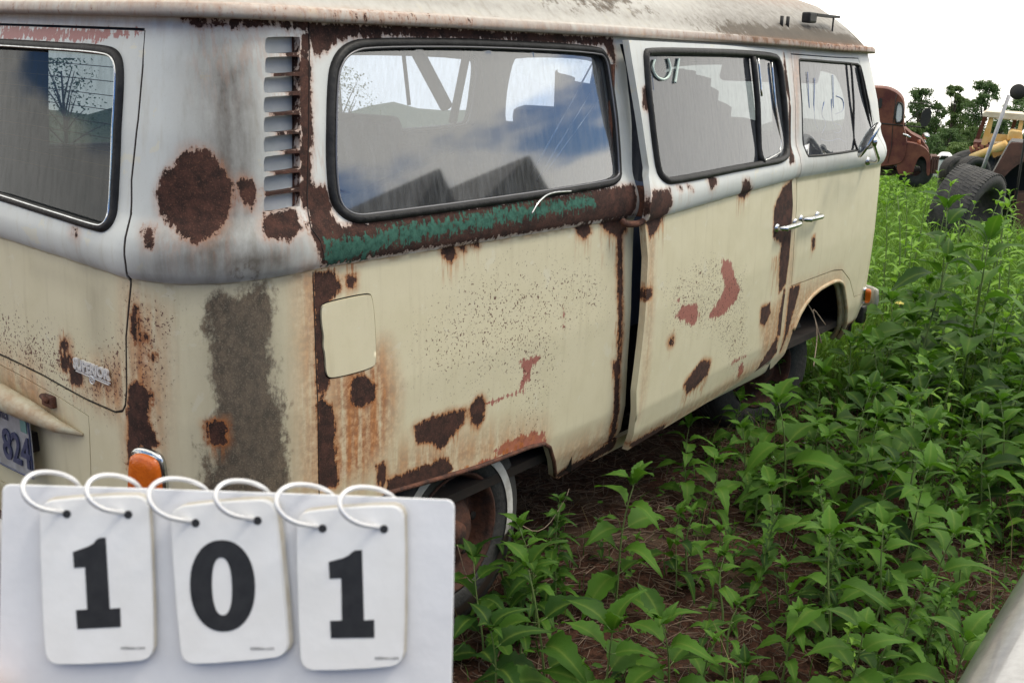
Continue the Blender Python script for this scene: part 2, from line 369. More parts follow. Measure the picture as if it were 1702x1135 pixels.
def SP(pts, off=None, depth=0):
    out_ = []
    f = off if off is not None else (lambda s, w: 0.0)
    for (u, v) in pts:
        best = None
        for s0 in (-1.0, -.6, -.3, -.1, .4, 1.2, 2.2, 3.1, 3.6, 3.9):
            s_, w_ = s0, 1.0; ok = False
            for it in range(30):
                q = surf([s_, s_+1e-4, s_], [w_, w_, w_+1e-4], np.array([f(s_, w_)]*3)); pp, z = proj(q)
                e = pp[0]-np.array([u, v]); J = np.stack([(pp[1]-pp[0])/1e-4, (pp[2]-pp[0])/1e-4], 1)
                if abs(np.linalg.det(J)) < 1e-3: break
                st = -np.linalg.solve(J, e); st = np.clip(st, -.35, .35); s_ += st[0]; w_ += st[1]
                if not (-1.6 < s_ < 5 and -1.0 < w_ < 3): break
                if np.abs(e).max() < .05: ok = True; break
            if ok:
                nrm = np.array([np.interp(s_, PS, PN[:, 0]), np.interp(s_, PS, PN[:, 1]), 0])
                if nrm@(q[0]-CP) < 0 and (best is None or z[0] < best[0]-1e-3): best = (z[0], s_, w_)
        if best is None:        # just past the outline of the van: take the nearest point on it
            if depth > 30: raise RuntimeError('SP fail %s' % ((u, v),))
            q_ = SP([(u-3, v)], off, depth+1)[0]; best = (0, q_[0], q_[1])
        out_.append((best[1], best[2]))
    return np.array(out_)
# the sagging belt line and gutter of this particular body (measured heights, then linear in s)
_b = SP([(0, 398), (110, 432), (207, 460), (300, 472), (380, 470), (455, 461), (530, 447), (800, 403), (1052, 362), (1205, 325), (1330, 296), (1400, 284)])
_g = SP([(0, 22), (245, 27), (513, 36), (760, 47), (1022, 61), (1190, 70), (1310, 79), (1390, 86)])
BS, BV = np.r_[-2.2, _b[:, 0], 3.9, 4.6, 12], np.r_[_b[0, 1]-1.13, _b[:, 1]-1.13, _b[-1, 1]-1.13, 0, 0]
GS_, GV = np.r_[-2.2, _g[:, 0], 3.9, 4.6, 12], np.r_[_g[0, 1]-1.69, _g[:, 1]-1.69, _g[-1, 1]-1.69, 0, 0]
print('belt', np.round(np.c_[_b[:, 0], _b[:, 1]], 3).tolist()); print('gutter', np.round(_g, 3).tolist())
DS0, DS1 = 1.36, 2.62    # sliding door, rear and front edge
def doff(s, w): return -.062*np.clip((DS1-np.asarray(s, float))/(DS1-DS0), -.1, 1.2)-.003
_t = SP([(1050, 400), (1322, 300)], doff); print('door edges', _t)

# ------------------------------------------------------------------ paint layout (patches measured on the panels)
PATCH = {'body': {'rust': [], 'red': [], 'green': [], 'stain': [], 'grime': [], 'veil': [], 'spk': []}, 'door': {'rust': [], 'red': [], 'green': [], 'stain': [], 'grime': [], 'veil': [], 'spk': []}}
def patch(zone, kind, *polys, val=1.0, soft=.04):
    for p in polys: PATCH[zone][kind].append((SP(p, doff if zone == 'door' else None), val, soft))
P_ = lambda t: [tuple(map(float, a.split(','))) for a in t.split()]
patch('body', 'rust',
 P_('318,250 345,252 362,270 372,290 386,310 383,340 368,372 350,390 325,402 300,390 285,372 268,352 261,325 266,302 277,286 296,272 302,258'),
 P_('400,298 415,302 421,320 419,346 410,338 401,318'), P_('239,382 255,382 252,408 243,410'),
 P_('440,358 490,350 499,378 480,398 442,393'), P_('501,62 513,62 516,330 505,345 500,200'),
 P_('300,31 400,34 512,40 512,48 450,43 380,42 350,40 320,38'),
 P_('514,40 640,45 800,52 940,60 1018,66 1018,74 900,69 750,62 640,57 590,60 560,66 545,82 530,92 522,74 514,74'),
 P_('516,312 540,310 549,330 552,360 572,382 535,388 517,380'),
 P_('518,386 580,376 620,368 800,345 1053,308 1052,356 900,381 700,412 535,441 530,415'),
 P_('524,456 556,456 563,478 546,498 538,520 540,600 546,635 538,652 528,648'),
 P_('529,664 550,676 556,700 554,740 560,808 532,810'), P_('577,462 590,460 588,474 580,477'),
 P_('584,642 591,628 605,624 623,641 624,657 612,670 600,676 587,667'),
 P_('737,412 758,409 757,424 750,434 743,430'), P_('766,408 777,406 772,418'), P_('789,404 799,402 795,410'),
 P_('962,375 983,371 981,385 971,396 962,389'), P_('1002,366 1044,360 1040,382 1026,390 1011,384'),
 P_('1027,392 1033,391 1031,600 1027,605'), P_('1019,602 1030,602 1029,624 1021,626'), P_('1023,628 1028,627 1016,735 1008,742'),
 P_('925,788 960,768 1000,745 1024,728 1018,745 960,777 928,794'),
 P_('690,710 720,695 773,682 770,700 751,723 735,743 716,733 697,735 692,722'), P_('782,682 791,664 799,660 805,669 803,694 795,708 786,699'),
 P_('646,800 700,778 742,763 752,782 700,808 645,822'), P_('628,774 639,772 641,800 631,810'),
 P_('640,816 760,790 860,754 903,740 905,750 860,768 760,805 640,835'),
 P_('215,648 228,636 248,652 244,700 262,738 250,742 228,740 226,786 214,776'),
 P_('218,530 226,512 232,540 226,570'), P_('240,560 245,556 244,566'), P_('252,586 258,588 255,596'),
 P_('345,705 372,703 374,733 350,735'),
 P_('600,54 625,55 640,58 622,66'), P_('1396,548 1422,534 1410,556 1400,562'), P_('1350,398 1353,396 1353,412 1350,414'),
 P_('1000,64 1018,66 1024,110 1018,100'),
 P_('1313,480 1330,475 1306,560 1297,585'))
for c in [(103,565,112,585),(104,590,116,615),(118,610,135,640),(120,384,128,390)]:
    patch('body', 'rust', [(c[0], c[1]), (c[2], c[1]+2), (c[2], c[3]), (c[0], c[3]-2)])
patch('body', 'red', P_('0,44 235,52 238,56 160,68 0,66'), P_('818,750 850,729 889,716 905,720 908,736 860,752 832,756'),
      P_('804,670 868,648 872,652 806,674'), P_('864,600 898,587 896,600 884,610 879,634 864,646 864,638 872,620'), P_('936,506 940,506 937,553 935,553'),
      P_('790,770 815,760 830,762 800,778'), P_('660,800 690,785 700,790 670,806'))
patch('body', 'green', P_('538,398 600,392 640,380 800,353 900,337 985,325 990,342 900,360 800,380 645,408 620,425 540,442'), val=1)
patch('body', 'stain', P_('545,590 640,575 660,650 650,740 600,808 540,808'), P_('500,455 526,452 532,810 505,812'), P_('212,480 262,520 268,640 262,760 215,780'),
      P_('140,612 205,600 208,680 190,684 140,655'), val=.85, soft=.05)
patch('body', 'stain', P_('0,590 60,610 110,700 60,690 0,650'), P_('925,750 1030,700 1020,745 925,796'), P_('650,740 760,720 900,705 910,735 760,790 640,815'), P_('1320,478 1395,452 1404,470 1350,495 1310,590 1296,590'), val=.6, soft=.06)
patch('body', 'stain', P_('0,20 240,26 513,35 513,46 300,40 0,34'), P_('515,40 1018,65 1018,84 515,70'), P_('1310,82 1330,86 1326,290 1316,480 1300,590 1296,560'), val=.45, soft=.03)
patch('body', 'grime', P_('345,500 372,482 462,478 450,540 456,620 472,690 476,830 350,830 343,700 362,640 338,560'), val=1.1, soft=.06)
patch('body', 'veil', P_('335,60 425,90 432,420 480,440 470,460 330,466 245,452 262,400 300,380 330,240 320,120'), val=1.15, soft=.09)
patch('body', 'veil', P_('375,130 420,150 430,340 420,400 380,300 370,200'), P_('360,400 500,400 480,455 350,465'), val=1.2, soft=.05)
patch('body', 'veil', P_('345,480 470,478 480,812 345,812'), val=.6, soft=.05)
patch('body', 'grime', P_('395,300 432,310 430,345 400,380'), P_('300,425 420,420 470,440 450,462 310,462'), val=.55, soft=.05)
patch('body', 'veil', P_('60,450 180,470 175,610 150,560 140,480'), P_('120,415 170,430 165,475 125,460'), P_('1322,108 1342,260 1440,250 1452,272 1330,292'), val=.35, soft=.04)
patch('body', 'spk', P_('690,560 780,450 860,430 1000,440 1010,520 940,560 900,720 860,740 850,640 700,640'), val=.8, soft=.12)
patch('body', 'spk', P_('0,530 80,560 150,600 205,560 208,680 140,655 0,590'), val=1.5, soft=.08)
patch('body', 'spk', P_('215,490 290,520 270,640 260,760 212,780'), val=1.1, soft=.05)
patch('door', 'rust', P_('1068,150 1076,147 1081,165 1077,183 1069,180'), P_('1086,320 1113,315 1117,338 1097,370 1081,396 1079,345'), P_('1075,482 1082,480 1082,494 1074,498'),
 P_('1176,296 1189,296 1191,305 1182,313'), P_('1235,302 1244,300 1247,317 1236,329 1228,324'), P_('1303,88 1308,130 1316,168 1311,164 1304,140'), P_('1312,170 1317,200 1320,268 1313,272 1309,230'),
 P_('1288,345 1302,312 1320,300 1318,350 1312,420 1306,470 1295,486 1296,430 1299,405 1286,392'), P_('1304,480 1306,500 1297,555 1292,560 1296,520'),
 P_('1266,512 1279,507 1280,520 1272,538 1264,538'), P_('1137,640 1150,622 1165,602 1180,602 1176,620 1160,638 1142,653'), P_('1291,560 1290,585 1262,618 1248,628 1264,605'),
 P_('1048,738 1100,708 1106,706 1098,716 1052,744'), P_('1125,308 1131,310 1134,318'), P_('1140,306 1148,310 1152,317'), P_('1112,566 1118,562 1118,571 1113,573'))
patch('door', 'red', P_('1200,430 1214,434 1218,452 1230,480 1223,500 1204,523 1180,532 1178,520 1195,500 1205,475 1198,455'), P_('1136,507 1158,505 1163,525 1154,542 1132,533 1121,525'), P_('1214,602 1240,588 1240,592 1216,606'), P_('1228,610 1236,600 1234,620 1226,628'), P_('1120,500 1130,495 1130,505'))
patch('door', 'stain', P_('1078,390 1090,385 1086,500 1075,640 1060,700'), P_('1265,530 1306,480 1296,570 1262,600'), P_('1050,730 1180,655 1290,575 1290,590 1180,668 1045,748'), val=.6, soft=.03)
patch('door', 'spk', P_('1100,470 1180,420 1240,450 1245,600 1225,640 1180,560 1110,550'), val=.85, soft=.06)
for i in range(8):
    yb = 63+33.0*(i+1)-4-(i+1)*.4; x0 = (470, 455, 478, 452, 462, 474, 458, 446)[i]
    patch('body', 'rust', [(x0, yb-4), (502, yb-6), (502, yb+4), (x0, yb+5)])

def sdf_poly(P, Q):
    # signed distance (+ inside) of points P to polygon Q
    a = Q; b = np.roll(Q, -1, 0); d = np.full(len(P), 1e9); ins = np.zeros(len(P), bool)
    for i in range(len(Q)):
        e = b[i]-a[i]; w_ = P-a[i]; t = np.clip((w_@e)/(e@e+1e-12), 0, 1); dd = np.linalg.norm(w_-t[:, None]*e, axis=1); d = np.minimum(d, dd)
        c = (a[i, 1] > P[:, 1]) != (b[i, 1] > P[:, 1])
        with np.errstate(divide='ignore', invalid='ignore'): xi = (b[i, 0]-a[i, 0])*(P[:, 1]-a[i, 1])/(b[i, 1]-a[i, 1])+a[i, 0]
        ins ^= c & (P[:, 0] < xi)
    return np.where(ins, d, -d)
def zone_attrs(sw, zone):
    n = len(sw); A = {k: np.full(n, -.2) for k in ('rust', 'red', 'green')}
    A.update({k: np.zeros(n) for k in ('stain', 'grime', 'veil', 'spk', 'drip')})
    Z = PATCH[zone]
    for kind in ('rust', 'red', 'green', 'stain', 'grime', 'veil', 'spk'):
        for (Q, val, soft) in Z[kind]:
            lo, hi = Q.min(0)-.2, Q.max(0)+.2
            if kind == 'rust': lo[1] -= .3
            m = np.all((sw >= lo) & (sw <= hi), axis=1)
            if not m.any(): continue
            d = sdf_poly(sw[m], Q)
            if kind in ('rust', 'red', 'green'):
                A[kind][m] = np.maximum(A[kind][m], d)
                if kind == 'rust':
                    p = sw[m]; wdt = Q[:, 0].max()-Q[:, 0].min(); cx = (Q[:, 0].max()+Q[:, 0].min())/2
                    # length of the run under a patch
                    order = np.argsort(Q[:, 0]); bot = Q[:, 1].min()+.25*(Q[:, 1].max()-Q[:, 1].min())
                    inx = np.clip(1-(np.abs(p[:, 0]-cx)/(wdt/2+.004))**6, 0, 1); dz = bot-p[:, 1]
                    Lr = (.05+min(.14, .5*wdt)) if wdt < .45 else .03
                    A['drip'][m] = np.maximum(A['drip'][m], inx*np.clip(1-dz/Lr, 0, 1)*(dz > -.05))
            else:
                A[kind][m] = np.maximum(A[kind][m], val*np.clip(.5+d/(2*soft), 0, 1))
    A['white'] = sw[:, 1]-1.131
    return A
def inpoly(P, Q): return sdf_in(P, Q)
def sdf_in(P, Q):
    a = Q; b = np.roll(Q, -1, 0); ins = np.zeros(len(P), bool)
    for i in range(len(Q)):
        c = (a[i, 1] > P[:, 1]) != (b[i, 1] > P[:, 1])
        with np.errstate(divide='ignore', invalid='ignore'): xi = (b[i, 0]-a[i, 0])*(P[:, 1]-a[i, 1])/(b[i, 1]-a[i, 1])+a[i, 0]
        ins ^= c & (P[:, 0] < xi)
    return ins
def sheet(outer, holes, grid_pts, f, flange=.02, holeflange=None, zone='body', attrs=True, flat=False):
    """triangulated sheet in (s,w) with holes, mapped by f(s,w,off); returns V,F,attributes"""
    B = resample(outer, .015); loops = [B]+[resample(h, .012) for h in holes]
    pts = []; edges = []
    for Lp in loops:
        b = len(pts); pts += [tuple(p) for p in Lp]; edges += [(b+i, b+(i+1) % len(Lp)) for i in range(len(Lp))]
    G = grid_pts[sdf_in(grid_pts, B)]
    for h in loops[1:]: G = G[~sdf_in(G, h)]
    # drop grid points hugging the outlines
    allb = np.array(pts)
    keep = np.ones(len(G), bool)
    for i in range(0, len(G), 4000):
        g = G[i:i+4000]; d = np.full(len(g), 9.)
        for j in range(0, len(allb), 400): d = np.minimum(d, np.min(np.linalg.norm(g[:, None]-allb[None, j:j+400], axis=2), axis=1))
        keep[i:i+4000] = d > .005
    G = G[keep]
    r = delaunay_2d_cdt([Vector(p) for p in pts]+[Vector(p) for p in G], edges, [], 0, 1e-7, False)
    V2 = np.array([tuple(v) for v in r[0]]); T = np.array([t for t in r[2]])
    C = V2[T].mean(1); ok = sdf_in(C, B)
    for h in loops[1:]: ok &= ~sdf_in(C, h)
    T = T[ok]
    ar = (V2[T[:, 1], 0]-V2[T[:, 0], 0])*(V2[T[:, 2], 1]-V2[T[:, 0], 1])-(V2[T[:, 1], 1]-V2[T[:, 0], 1])*(V2[T[:, 2], 0]-V2[T[:, 0], 0])
    T[ar < 0] = T[ar < 0][:, ::-1]
    V = f(V2[:, 0], V2[:, 1], 0.0); F = [tuple(t) for t in T]; sw = [V2]; Vs = [V]; base = len(V2)
    if flange:
        for li, Lp in enumerate(loops):
            dpt = flange if (li == 0 or holeflange is None) else holeflange
            for k, o_ in enumerate((0, dpt)):
                Vs.append(f(Lp[:, 0], Lp[:, 1], o_)); sw.append(Lp)
            n = len(Lp)
            for i in range(n):
                j = (i+1) % n; F.append((base+i, base+j, base+n+j, base+n+i))
            base += 2*n
    return np.vstack(Vs), F, np.vstack(sw)
def sheet_obj(name, parts, material, parent, zone='body', attrs=True):
    V = []; F = []; SW = []
    for (v, f, sw) in parts:
        b = len(V) and sum(len(x) for x in V); V.append(v); SW.append(sw); F += [tuple(i+b for i in q) for q in f]
    V = np.vstack(V); SW = np.vstack(SW)
    o = pymesh(name, V, F, material, parent, True)
    if attrs:
        A = zone_attrs(SW, zone)
        for k, a in A.items():
            at = o.data.attributes.new(k, 'FLOAT', 'POINT'); at.data.foreach_set('value', a.astype(np.float32))
    # crisp edges where the flange turns
    bm = bmesh.new(); bm.from_mesh(o.data)
    for e in bm.edges:
        if len(e.link_faces) == 2 and e.calc_face_angle(0) > R(42): e.smooth = False
    bm.to_mesh(o.data); bm.free()
    return o
def gridpts(s0, s1, w0, w1, st, jit=.12):
    a, b = np.meshgrid(np.arange(s0, s1, st), np.arange(w0, w1, st)); P = np.stack([a.ravel(), b.ravel()], 1)
    return P+RNG.uniform(-jit, jit, P.shape)*st
def shrink(P, d):
    # inset a polygon (counter-clockwise or not) by d
    P = np.asarray(P, float); a = np.roll(P, 1, 0); b = np.roll(P, -1, 0); t = b-a; t /= np.linalg.norm(t, axis=1)[:, None]+1e-12
    n = np.stack([-t[:, 1], t[:, 0]], 1)
    area = .5*np.sum(P[:, 0]*b[:, 1]-b[:, 0]*P[:, 1])
    return P+n*d*(1 if area > 0 else -1)
fbody = lambda s, w, o: surf(s, w, o)
fdoor = lambda s, w, o: surf(s, w, o+doff(s, w))
VAN = tag(empty('camper_van', (2.1, .86, 0)), 'cream and white vintage van, rusted and dirty, with a partly open sliding door', 'van')
VAN.matrix_world = Matrix.Translation((2.1, .86, 0))
def vparent(o, p=None):   # parent keeping place
    p = p or VAN
    o.parent = p; off = Vector((0, 0, 0)); q = p
    o.matrix_parent_inverse = Matrix.Translation(-Vector((2.1, .86, 0))) if p is VAN else Matrix.Identity(4)
    return o

# outlines -----------------------------------------------------------
def loopw(px, off=None, n=2): return np.array(chaikin(SP(P_(px) if isinstance(px, str) else px, off), n))
hatch_r = SP(P_('240,52 236,110 228,200 217,300 207,440 208,560 209,650 207,672'))
SH = hatch_r
sc_rear = SMIN                                       # centre line of the rear face on the right-hand half
def mirror_s(s): return 2*SMIN-s                      # right <-> left across the rear centre (s below SMIN)
# rear face is handled in its own unrolled range [SMIN-(SMIN mirrored)]; the left half uses s' = SMAX-(s-SMIN)
def fx(s): return np.where(np.asarray(s) < SMIN, np.asarray(s)+(SMAX-SMIN), s)
fbodyw = lambda s, w, o: surf(fx(s), w, o)
hb = SH[:, 0].copy()
W_HTOP = SP([(240, 52)])[0][1]; W_HBOT = SP([(150, 660)])[0][1]
hatch = [(SH[0][0], W_HTOP)]+[tuple(p) for p in SH[1:]]
br = SP(P_('203,681 190,683 140,661 70,622 0,588'))
hatch += [tuple(p) for p in br]
hs = hatch[:]
W_HB = br[-1][1]
hatch_poly = hs+[(2*SMIN-p[0], p[1]) for p in reversed(hs)]
hatch_poly = np.array(hatch_poly)
win_r = SP(P_('120,79 178,84 194,90 202,108 201,160 196,260 191,340 186,368 176,378 165,379 80,352 0,326'))
hatch_win = np.array(chaikin([tuple(p) for p in win_r]+[(2*SMIN-p[0], p[1]) for p in reversed(win_r)], 2))
side_win = loopw('550,140 556,104 575,80 610,71 800,72 990,82 1004,92 1011,120 1029,282 1026,300 1000,308 800,338 625,361 588,365 563,350 551,320 547,240')
door_win = loopw('1071,92 1076,85 1180,87 1284,92 1295,102 1303,170 1310,250 1303,266 1270,272 1120,302 1102,299 1092,278 1079,180', doff)
fdoor_win = loopw('1327,101 1332,99 1424,106 1432,112 1452,215 1457,244 1424,251 1345,262 1340,255 1333,180', None, 1)
flap = loopw('533,512 540,504 608,489 619,492 625,600 618,611 550,629 541,622 540,590 536,575 538,560 534,540')
slots = []
for i in range(9):
    yl = 63+33.0*i; yr = yl-1.0*i-(0 if i else 1); xl = 441-(i > 1)*2; xr = 499-(0 if i else 0)
    slots.append(loopw([(xl, yl+2), (xl+5, yl-1), (xr-3, yr-1), (xr, yr+2), (xr, yr+23), (xr-3, yr+26), (xl+5, yl+27), (xl-1, yl+23)], None, 1))
body_edge = SP(P_('1029,66 1040,110 1050,210 1056,305 1053,372 1050,458 1043,603 1028,722 1014,744'))
arch_r = SP(P_('927,796 920,790 917,762 912,745 903,739 880,744 800,775 730,796 640,822 600,832'))
w_bot = float(arch_r[0][1])
door_poly = SP(P_('1045,67 1052,110 1067,200 1079,280 1082,320 1080,345 1077,430 1074,500 1068,570 1058,650 1043,748 1100,714 1180,666 1250,622 1290,590 1301,520 1310,450 1318,340 1322,270 1315,180 1303,84 1180,74'), doff)
fdoor_poly = SP(P_('1312,84 1322,180 1328,270 1325,330 1319,400 1315,478 1350,464 1385,453 1398,452 1405,458'))
farch = SP(P_('1303,590 1318,548 1333,512 1355,485 1384,468 1397,467 1403,478 1405,540 1402,562'))
print('fdoor', np.round(fdoor_poly, 3).tolist()); print('farch', np.round(farch, 3).tolist()); print('wbot', w_bot, 'slide', np.round(door_poly, 3).tolist())
print('sidewin', side_win.min(0), side_win.max(0), 'arch', np.round(arch_r, 3).tolist(), 'hatch', np.round(hatch_poly[:14], 3).tolist(), 'sf', SFRONT, SMIN, SMAX)

# ------------------------------------------------------------------ build the van
LT = SMAX-SMIN
sfd = fdoor_poly[:, 0]
PIL = [(2.652, 1.672), (2.650, 1.43), (2.640, 1.20), (2.672, 1.04), (2.678, .86), (2.690, .66), (2.72, .50)]
farch_edge = [tuple(p) for p in farch]
left_arch = [(sleft(x), w) for x, w in ((3.95, .30), (3.92, .5), (3.75, .62), (3.3, .62), (3.1, .5), (3.05, .30))]
left_arch2 = [(sleft(x), w) for x, w in ((1.42, .30), (1.36, .42), (1.25, .47), (.62, .48), (.45, .40), (.42, .30))]
outer = [(SMIN-1.35, .36), (SMIN, .36), (-.35, .34), (-.02, .31), (.02, .44), (.09, .50)]+[tuple(p) for p in arch_r[::-1][1:]]
outer += [(1.20, .262), (1.29, .285), (1.30, .255), (2.60, .285), (2.70, .30)]+farch_edge+[(3.62, .30), (3.9, .34), (SFRONT, .36), (2*SFRONT-3.9, .34)]
outer += left_arch+left_arch2+[(SMAX-1.35, .36), (SMAX-1.35, 1.70), (SMIN-1.35, 1.70)]
outer = np.array(outer)
be = [tuple(p) for p in body_edge]
slide_hole = np.array([(be[0][0]+.0, 1.668)]+be[1:-1]+[(1.27, .32), (2.63, .33), (2.655, .50), (2.645, .66), (2.640, .86), (2.632, 1.03), (2.600, 1.20), (2.612, 1.43), (2.605, 1.668)])
FD_FRONT = 3.62
fd_outline = [(2.668, 1.660), (2.666, 1.43), (2.652, 1.202), (2.687, 1.043), (2.692, .869), (2.713, .672), (2.94, .674), (3.187, .676), (3.30, .664), (3.42, .60), (3.52, .50), (3.60, .50), (3.66, .60), (3.72, 1.0), (3.72, 1.14), (3.60, 1.30), (3.42, 1.660)]
fd_outline = np.array(fd_outline)
def rrect(s0, s1, w0, w1, r=.05): return np.array(chaikin([(s0+r, w0), (s1-r, w0), (s1, w0+r), (s1, w1-r), (s1-r, w1), (s0+r, w1), (s0, w1-r), (s0, w0+r)], 2))
Lwin = [rrect(sleft(1.60), sleft(.45), 1.27, 1.62), rrect(sleft(2.85), sleft(1.75), 1.27, 1.62), rrect(sleft(3.90), sleft(3.08), 1.27, 1.63)]
WSH = rrect(SFRONT-.60, SFRONT+.60, 1.24, 1.62, .10)
# engine lid
lid_r = SP(P_('0,607 40,628 100,662 147,692 149,740 151,800 154,880'))
lid = np.array([tuple(p) for p in lid_r]+[(lid_r[-1][0]+.0, .47)]+[(2*SMIN-lid_r[-1][0], .47)]+[(2*SMIN-p[0], p[1]) for p in reversed(lid_r)])
g_vis = gridpts(-1.40, 3.95, .24, 1.72, .0125)
g_left = gridpts(3.95, SMAX-1.3, .24, 1.72, .07); g_l2 = gridpts(SMIN-1.4, -1.40, .24, 1.72, .05)
G = np.vstack([g_vis, g_left, g_l2])
dil = lambda P, d: shrink(P, -d)
holes = [dil(hatch_poly, .006), side_win, dil(flap, .004), slide_hole, dil(fd_outline, .005), WSH, dil(lid, .003)]+slots+Lwin
body = sheet_obj('body', [sheet(outer, holes, G, fbodyw, .022)], PAINT, None, 'body'); vparent(body)

def panel(name, poly, hl, gp, f, zone, fl=.02, parent=None, **k):
    o = sheet_obj(name, [sheet(poly, hl, gp, f, fl)], PAINT, None, zone); vparent(o, parent); return o
hatchp = panel('rear_hatch', hatch_poly, [hatch_win], np.vstack([gridpts(-1.40, -.38, .7, 1.72, .0125), gridpts(SMIN-.8, -1.40, .7, 1.72, .05)]), fbodyw, 'body')
hatchp['label'] = 'rear hatch with a wide grimy window and rust along its bottom edge'
lidp = panel('engine_lid', lid, [], np.vstack([gridpts(-1.40, -.38, .4, .9, .0125), gridpts(SMIN-.8, -1.40, .4, .9, .05)]), fbodyw, 'body')
flapp = panel('fuel_flap', flap, [], gridpts(0, .5, .5, 1.1, .0125), lambda s, w, o: surf(s, w, o-.003), 'body', .006)
for at in ('rust', 'red', 'green', 'stain', 'grime', 'veil', 'spk', 'drip'):
    a = flapp.data.attributes[at]; a.data.foreach_set('value', np.full(len(flapp.data.vertices), -.2 if at in ('rust', 'red', 'green') else 0, np.float32))
slide = panel('sliding_door', door_poly, [door_win], gridpts(1.2, 2.75, .25, 1.72, .0125), fdoor, 'door', .024)
slide['label'] = 'sliding door standing slightly open, with a red primer patch'
fdoorp = panel('front_door', fd_outline, [fdoor_win], gridpts(2.6, 3.8, .4, 1.72, .015), fbody, 'body', .03)
fdoorp['label'] = 'front passenger door with a chrome handle'
# inner lining: closes the shell, leaves the window openings
def scale_poly(P, k): c = (P.max(0)+P.min(0))/2; return c+(P-c)*k
lin_out = np.array([(SMIN-1.35, .72), (SMAX-1.35, .72), (SMAX-1.35, 1.69), (SMIN-1.35, 1.69)])
lin_h = [dil(hatch_win, .01), dil(side_win, .008), dil(door_win, .012), dil(fdoor_win, .012), dil(WSH, .01)]+[dil(x, .008) for x in Lwin]
gl_ = gridpts(SMIN-1.3, SMAX-1.4, .74, 1.66, .07)
lining = sheet_obj('interior_lining', [sheet(lin_out, lin_h, gl_, lambda s, w, o: surf(fx(s), w, .055), 0)], INNER, None, attrs=False); vparent(lining)
lin2 = np.array([(SMIN-1.35, .34), (-.1, .34), (-.05, .56), (1.15, .56), (1.20, .30), (2.62, .30), (2.72, .72), (3.66, .72), (3.7, .34), (SMAX-1.35, .34), (SMAX-1.35, .76), (SMIN-1.35, .76)])
lining2 = sheet_obj('inner_sill', [sheet(lin2, [], gridpts(SMIN-1.3, SMAX-1.4, .36, .74, .07), lambda s, w, o: surf(fx(s), w, .06), 0)], DARK, None, attrs=False); vparent(lining2)
# rubber seals and glass
def seal(name, poly, f, r, parent=None, off=0.0, m=RUBBER):
    q = resample(poly, .02); V = f(q[:, 0], q[:, 1], off)
    o = MB().tube(list(V), r, 8, closed=True).build(name, m, None, True); return vparent(o, parent)
def pane(name, poly, f, m, off=.008, parent=None, st=.06, flatp=True):
    gp = gridpts(poly[:, 0].min(), poly[:, 0].max(), poly[:, 1].min(), poly[:, 1].max(), st, 0)
    w0, w1 = poly[:, 1].min(), poly[:, 1].max(); pa, pb = float(prof(w0))+off+.002, float(prof(w1))+off
    def flat(s, w, o_):      # glass is flat even where the pressed steel round it curls
        p = prof(w); t = (np.asarray(w)-w0)/(w1-w0); return f(s, w, pa+(pb-pa)*t-p)
    o = sheet_obj(name, [sheet(poly, [], gp, flat if flatp else (lambda s, w, o_: f(s, w, off)), 0)], m, None, attrs=False); return vparent(o, parent)
def sub(o, parent):   # child of a part whose origin is the world origin
    o.parent = parent; o.matrix_parent_inverse = Matrix.Identity(4); return o
seal('window_seal', side_win, fbody, .0125, off=-.001); pane('window_glass', side_win, fbody, GLASS)
o = seal('window_seal', hatch_win, fbodyw, .011, hatchp, -.001); pane('window_glass', hatch_win, fbodyw, GLASS_R, parent=hatchp)
seal('window_seal', door_win, fdoor, .0135, slide, -.001); pane('window_glass', door_win, fdoor, GLASS_D, parent=slide)
seal('window_seal', fdoor_win, fbody, .006, fdoorp, .003); pane('window_glass', fdoor_win, fbody, GLASS_D, parent=fdoorp)
seal('windshield_seal', WSH, fbody, .014); pane('windshield', WSH, fbody, GLASS_R, flatp=False)
for x in Lwin: seal('window_seal', x, fbody, .012); pane('window_glass', x, fbody, GLASS)
def surfline(px, f, off=None, r=.004, step=.03, o_=0.0):
    q = resample(SP(P_(px) if isinstance(px, str) else px, off), step, False); return list(f(q[:, 0], q[:, 1], o_))
# divider of the sliding door's half-open window: black bar with a chrome channel
b_ = MB(); b_.tube(surfline('1249,95 1256,160 1266,271', fdoor, doff, o_=-.006), .012, 8); sub(b_.build('window_divider', RUBBER, None, True), slide)
b_ = MB(); b_.tube(surfline('1283,104 1290,180 1299,240 1297,254 1272,268', fdoor, doff, o_=.002), .005, 6); b_.tube(surfline('1253,97 1259,160', fdoor, doff, o_=-.018), .004, 6)
sub(b_.build('window_channel', CHROME, None, True), slide)
b_ = MB(); b_.tube(surfline('1413,105 1418,180 1424,250', fbody, o_=-.003), .0055, 8); b_.tube(surfline('1428,112 1437,160 1447,215', fbody, o_=.002), .008, 8)
sub(b_.build('window_divider', RUBBER, None, True), fdoorp)
# loose seal strip hanging from the side window
b_ = MB(); Vh = list(surf([.83, .79, .76, .745], [1.262, 1.25, 1.225, 1.20], np.array([-.012, -.02, -.022, -.024])))
P0 = onplane(950, 318, (0, -.02, 0), (0, 1, 0)); P1 = onplane(915, 320, (0, -.035, 0), (0, 1, 0)); P2 = onplane(896, 334, (0, -.045, 0), (0, 1, 0)); P3 = onplane(884, 355, (0, -.05, 0), (0, 1, 0))
b_.tube(chaikin([P0, P1, P2, P3], 2, False), .003, 6); vparent(b_.build('loose_trim_strip', CHROME, None, True))
# chrome bead inside the rubber of the side and rear windows
seal('seal_bead', shrink(side_win, .010), fbody, .003, off=-.011, m=mat('dull_seal_bead', (.16, .16, .17), .35, .6))
sub(seal('seal_bead', shrink(hatch_win, .006), fbodyw, .003, off=-.011, m=CHROME), hatchp)
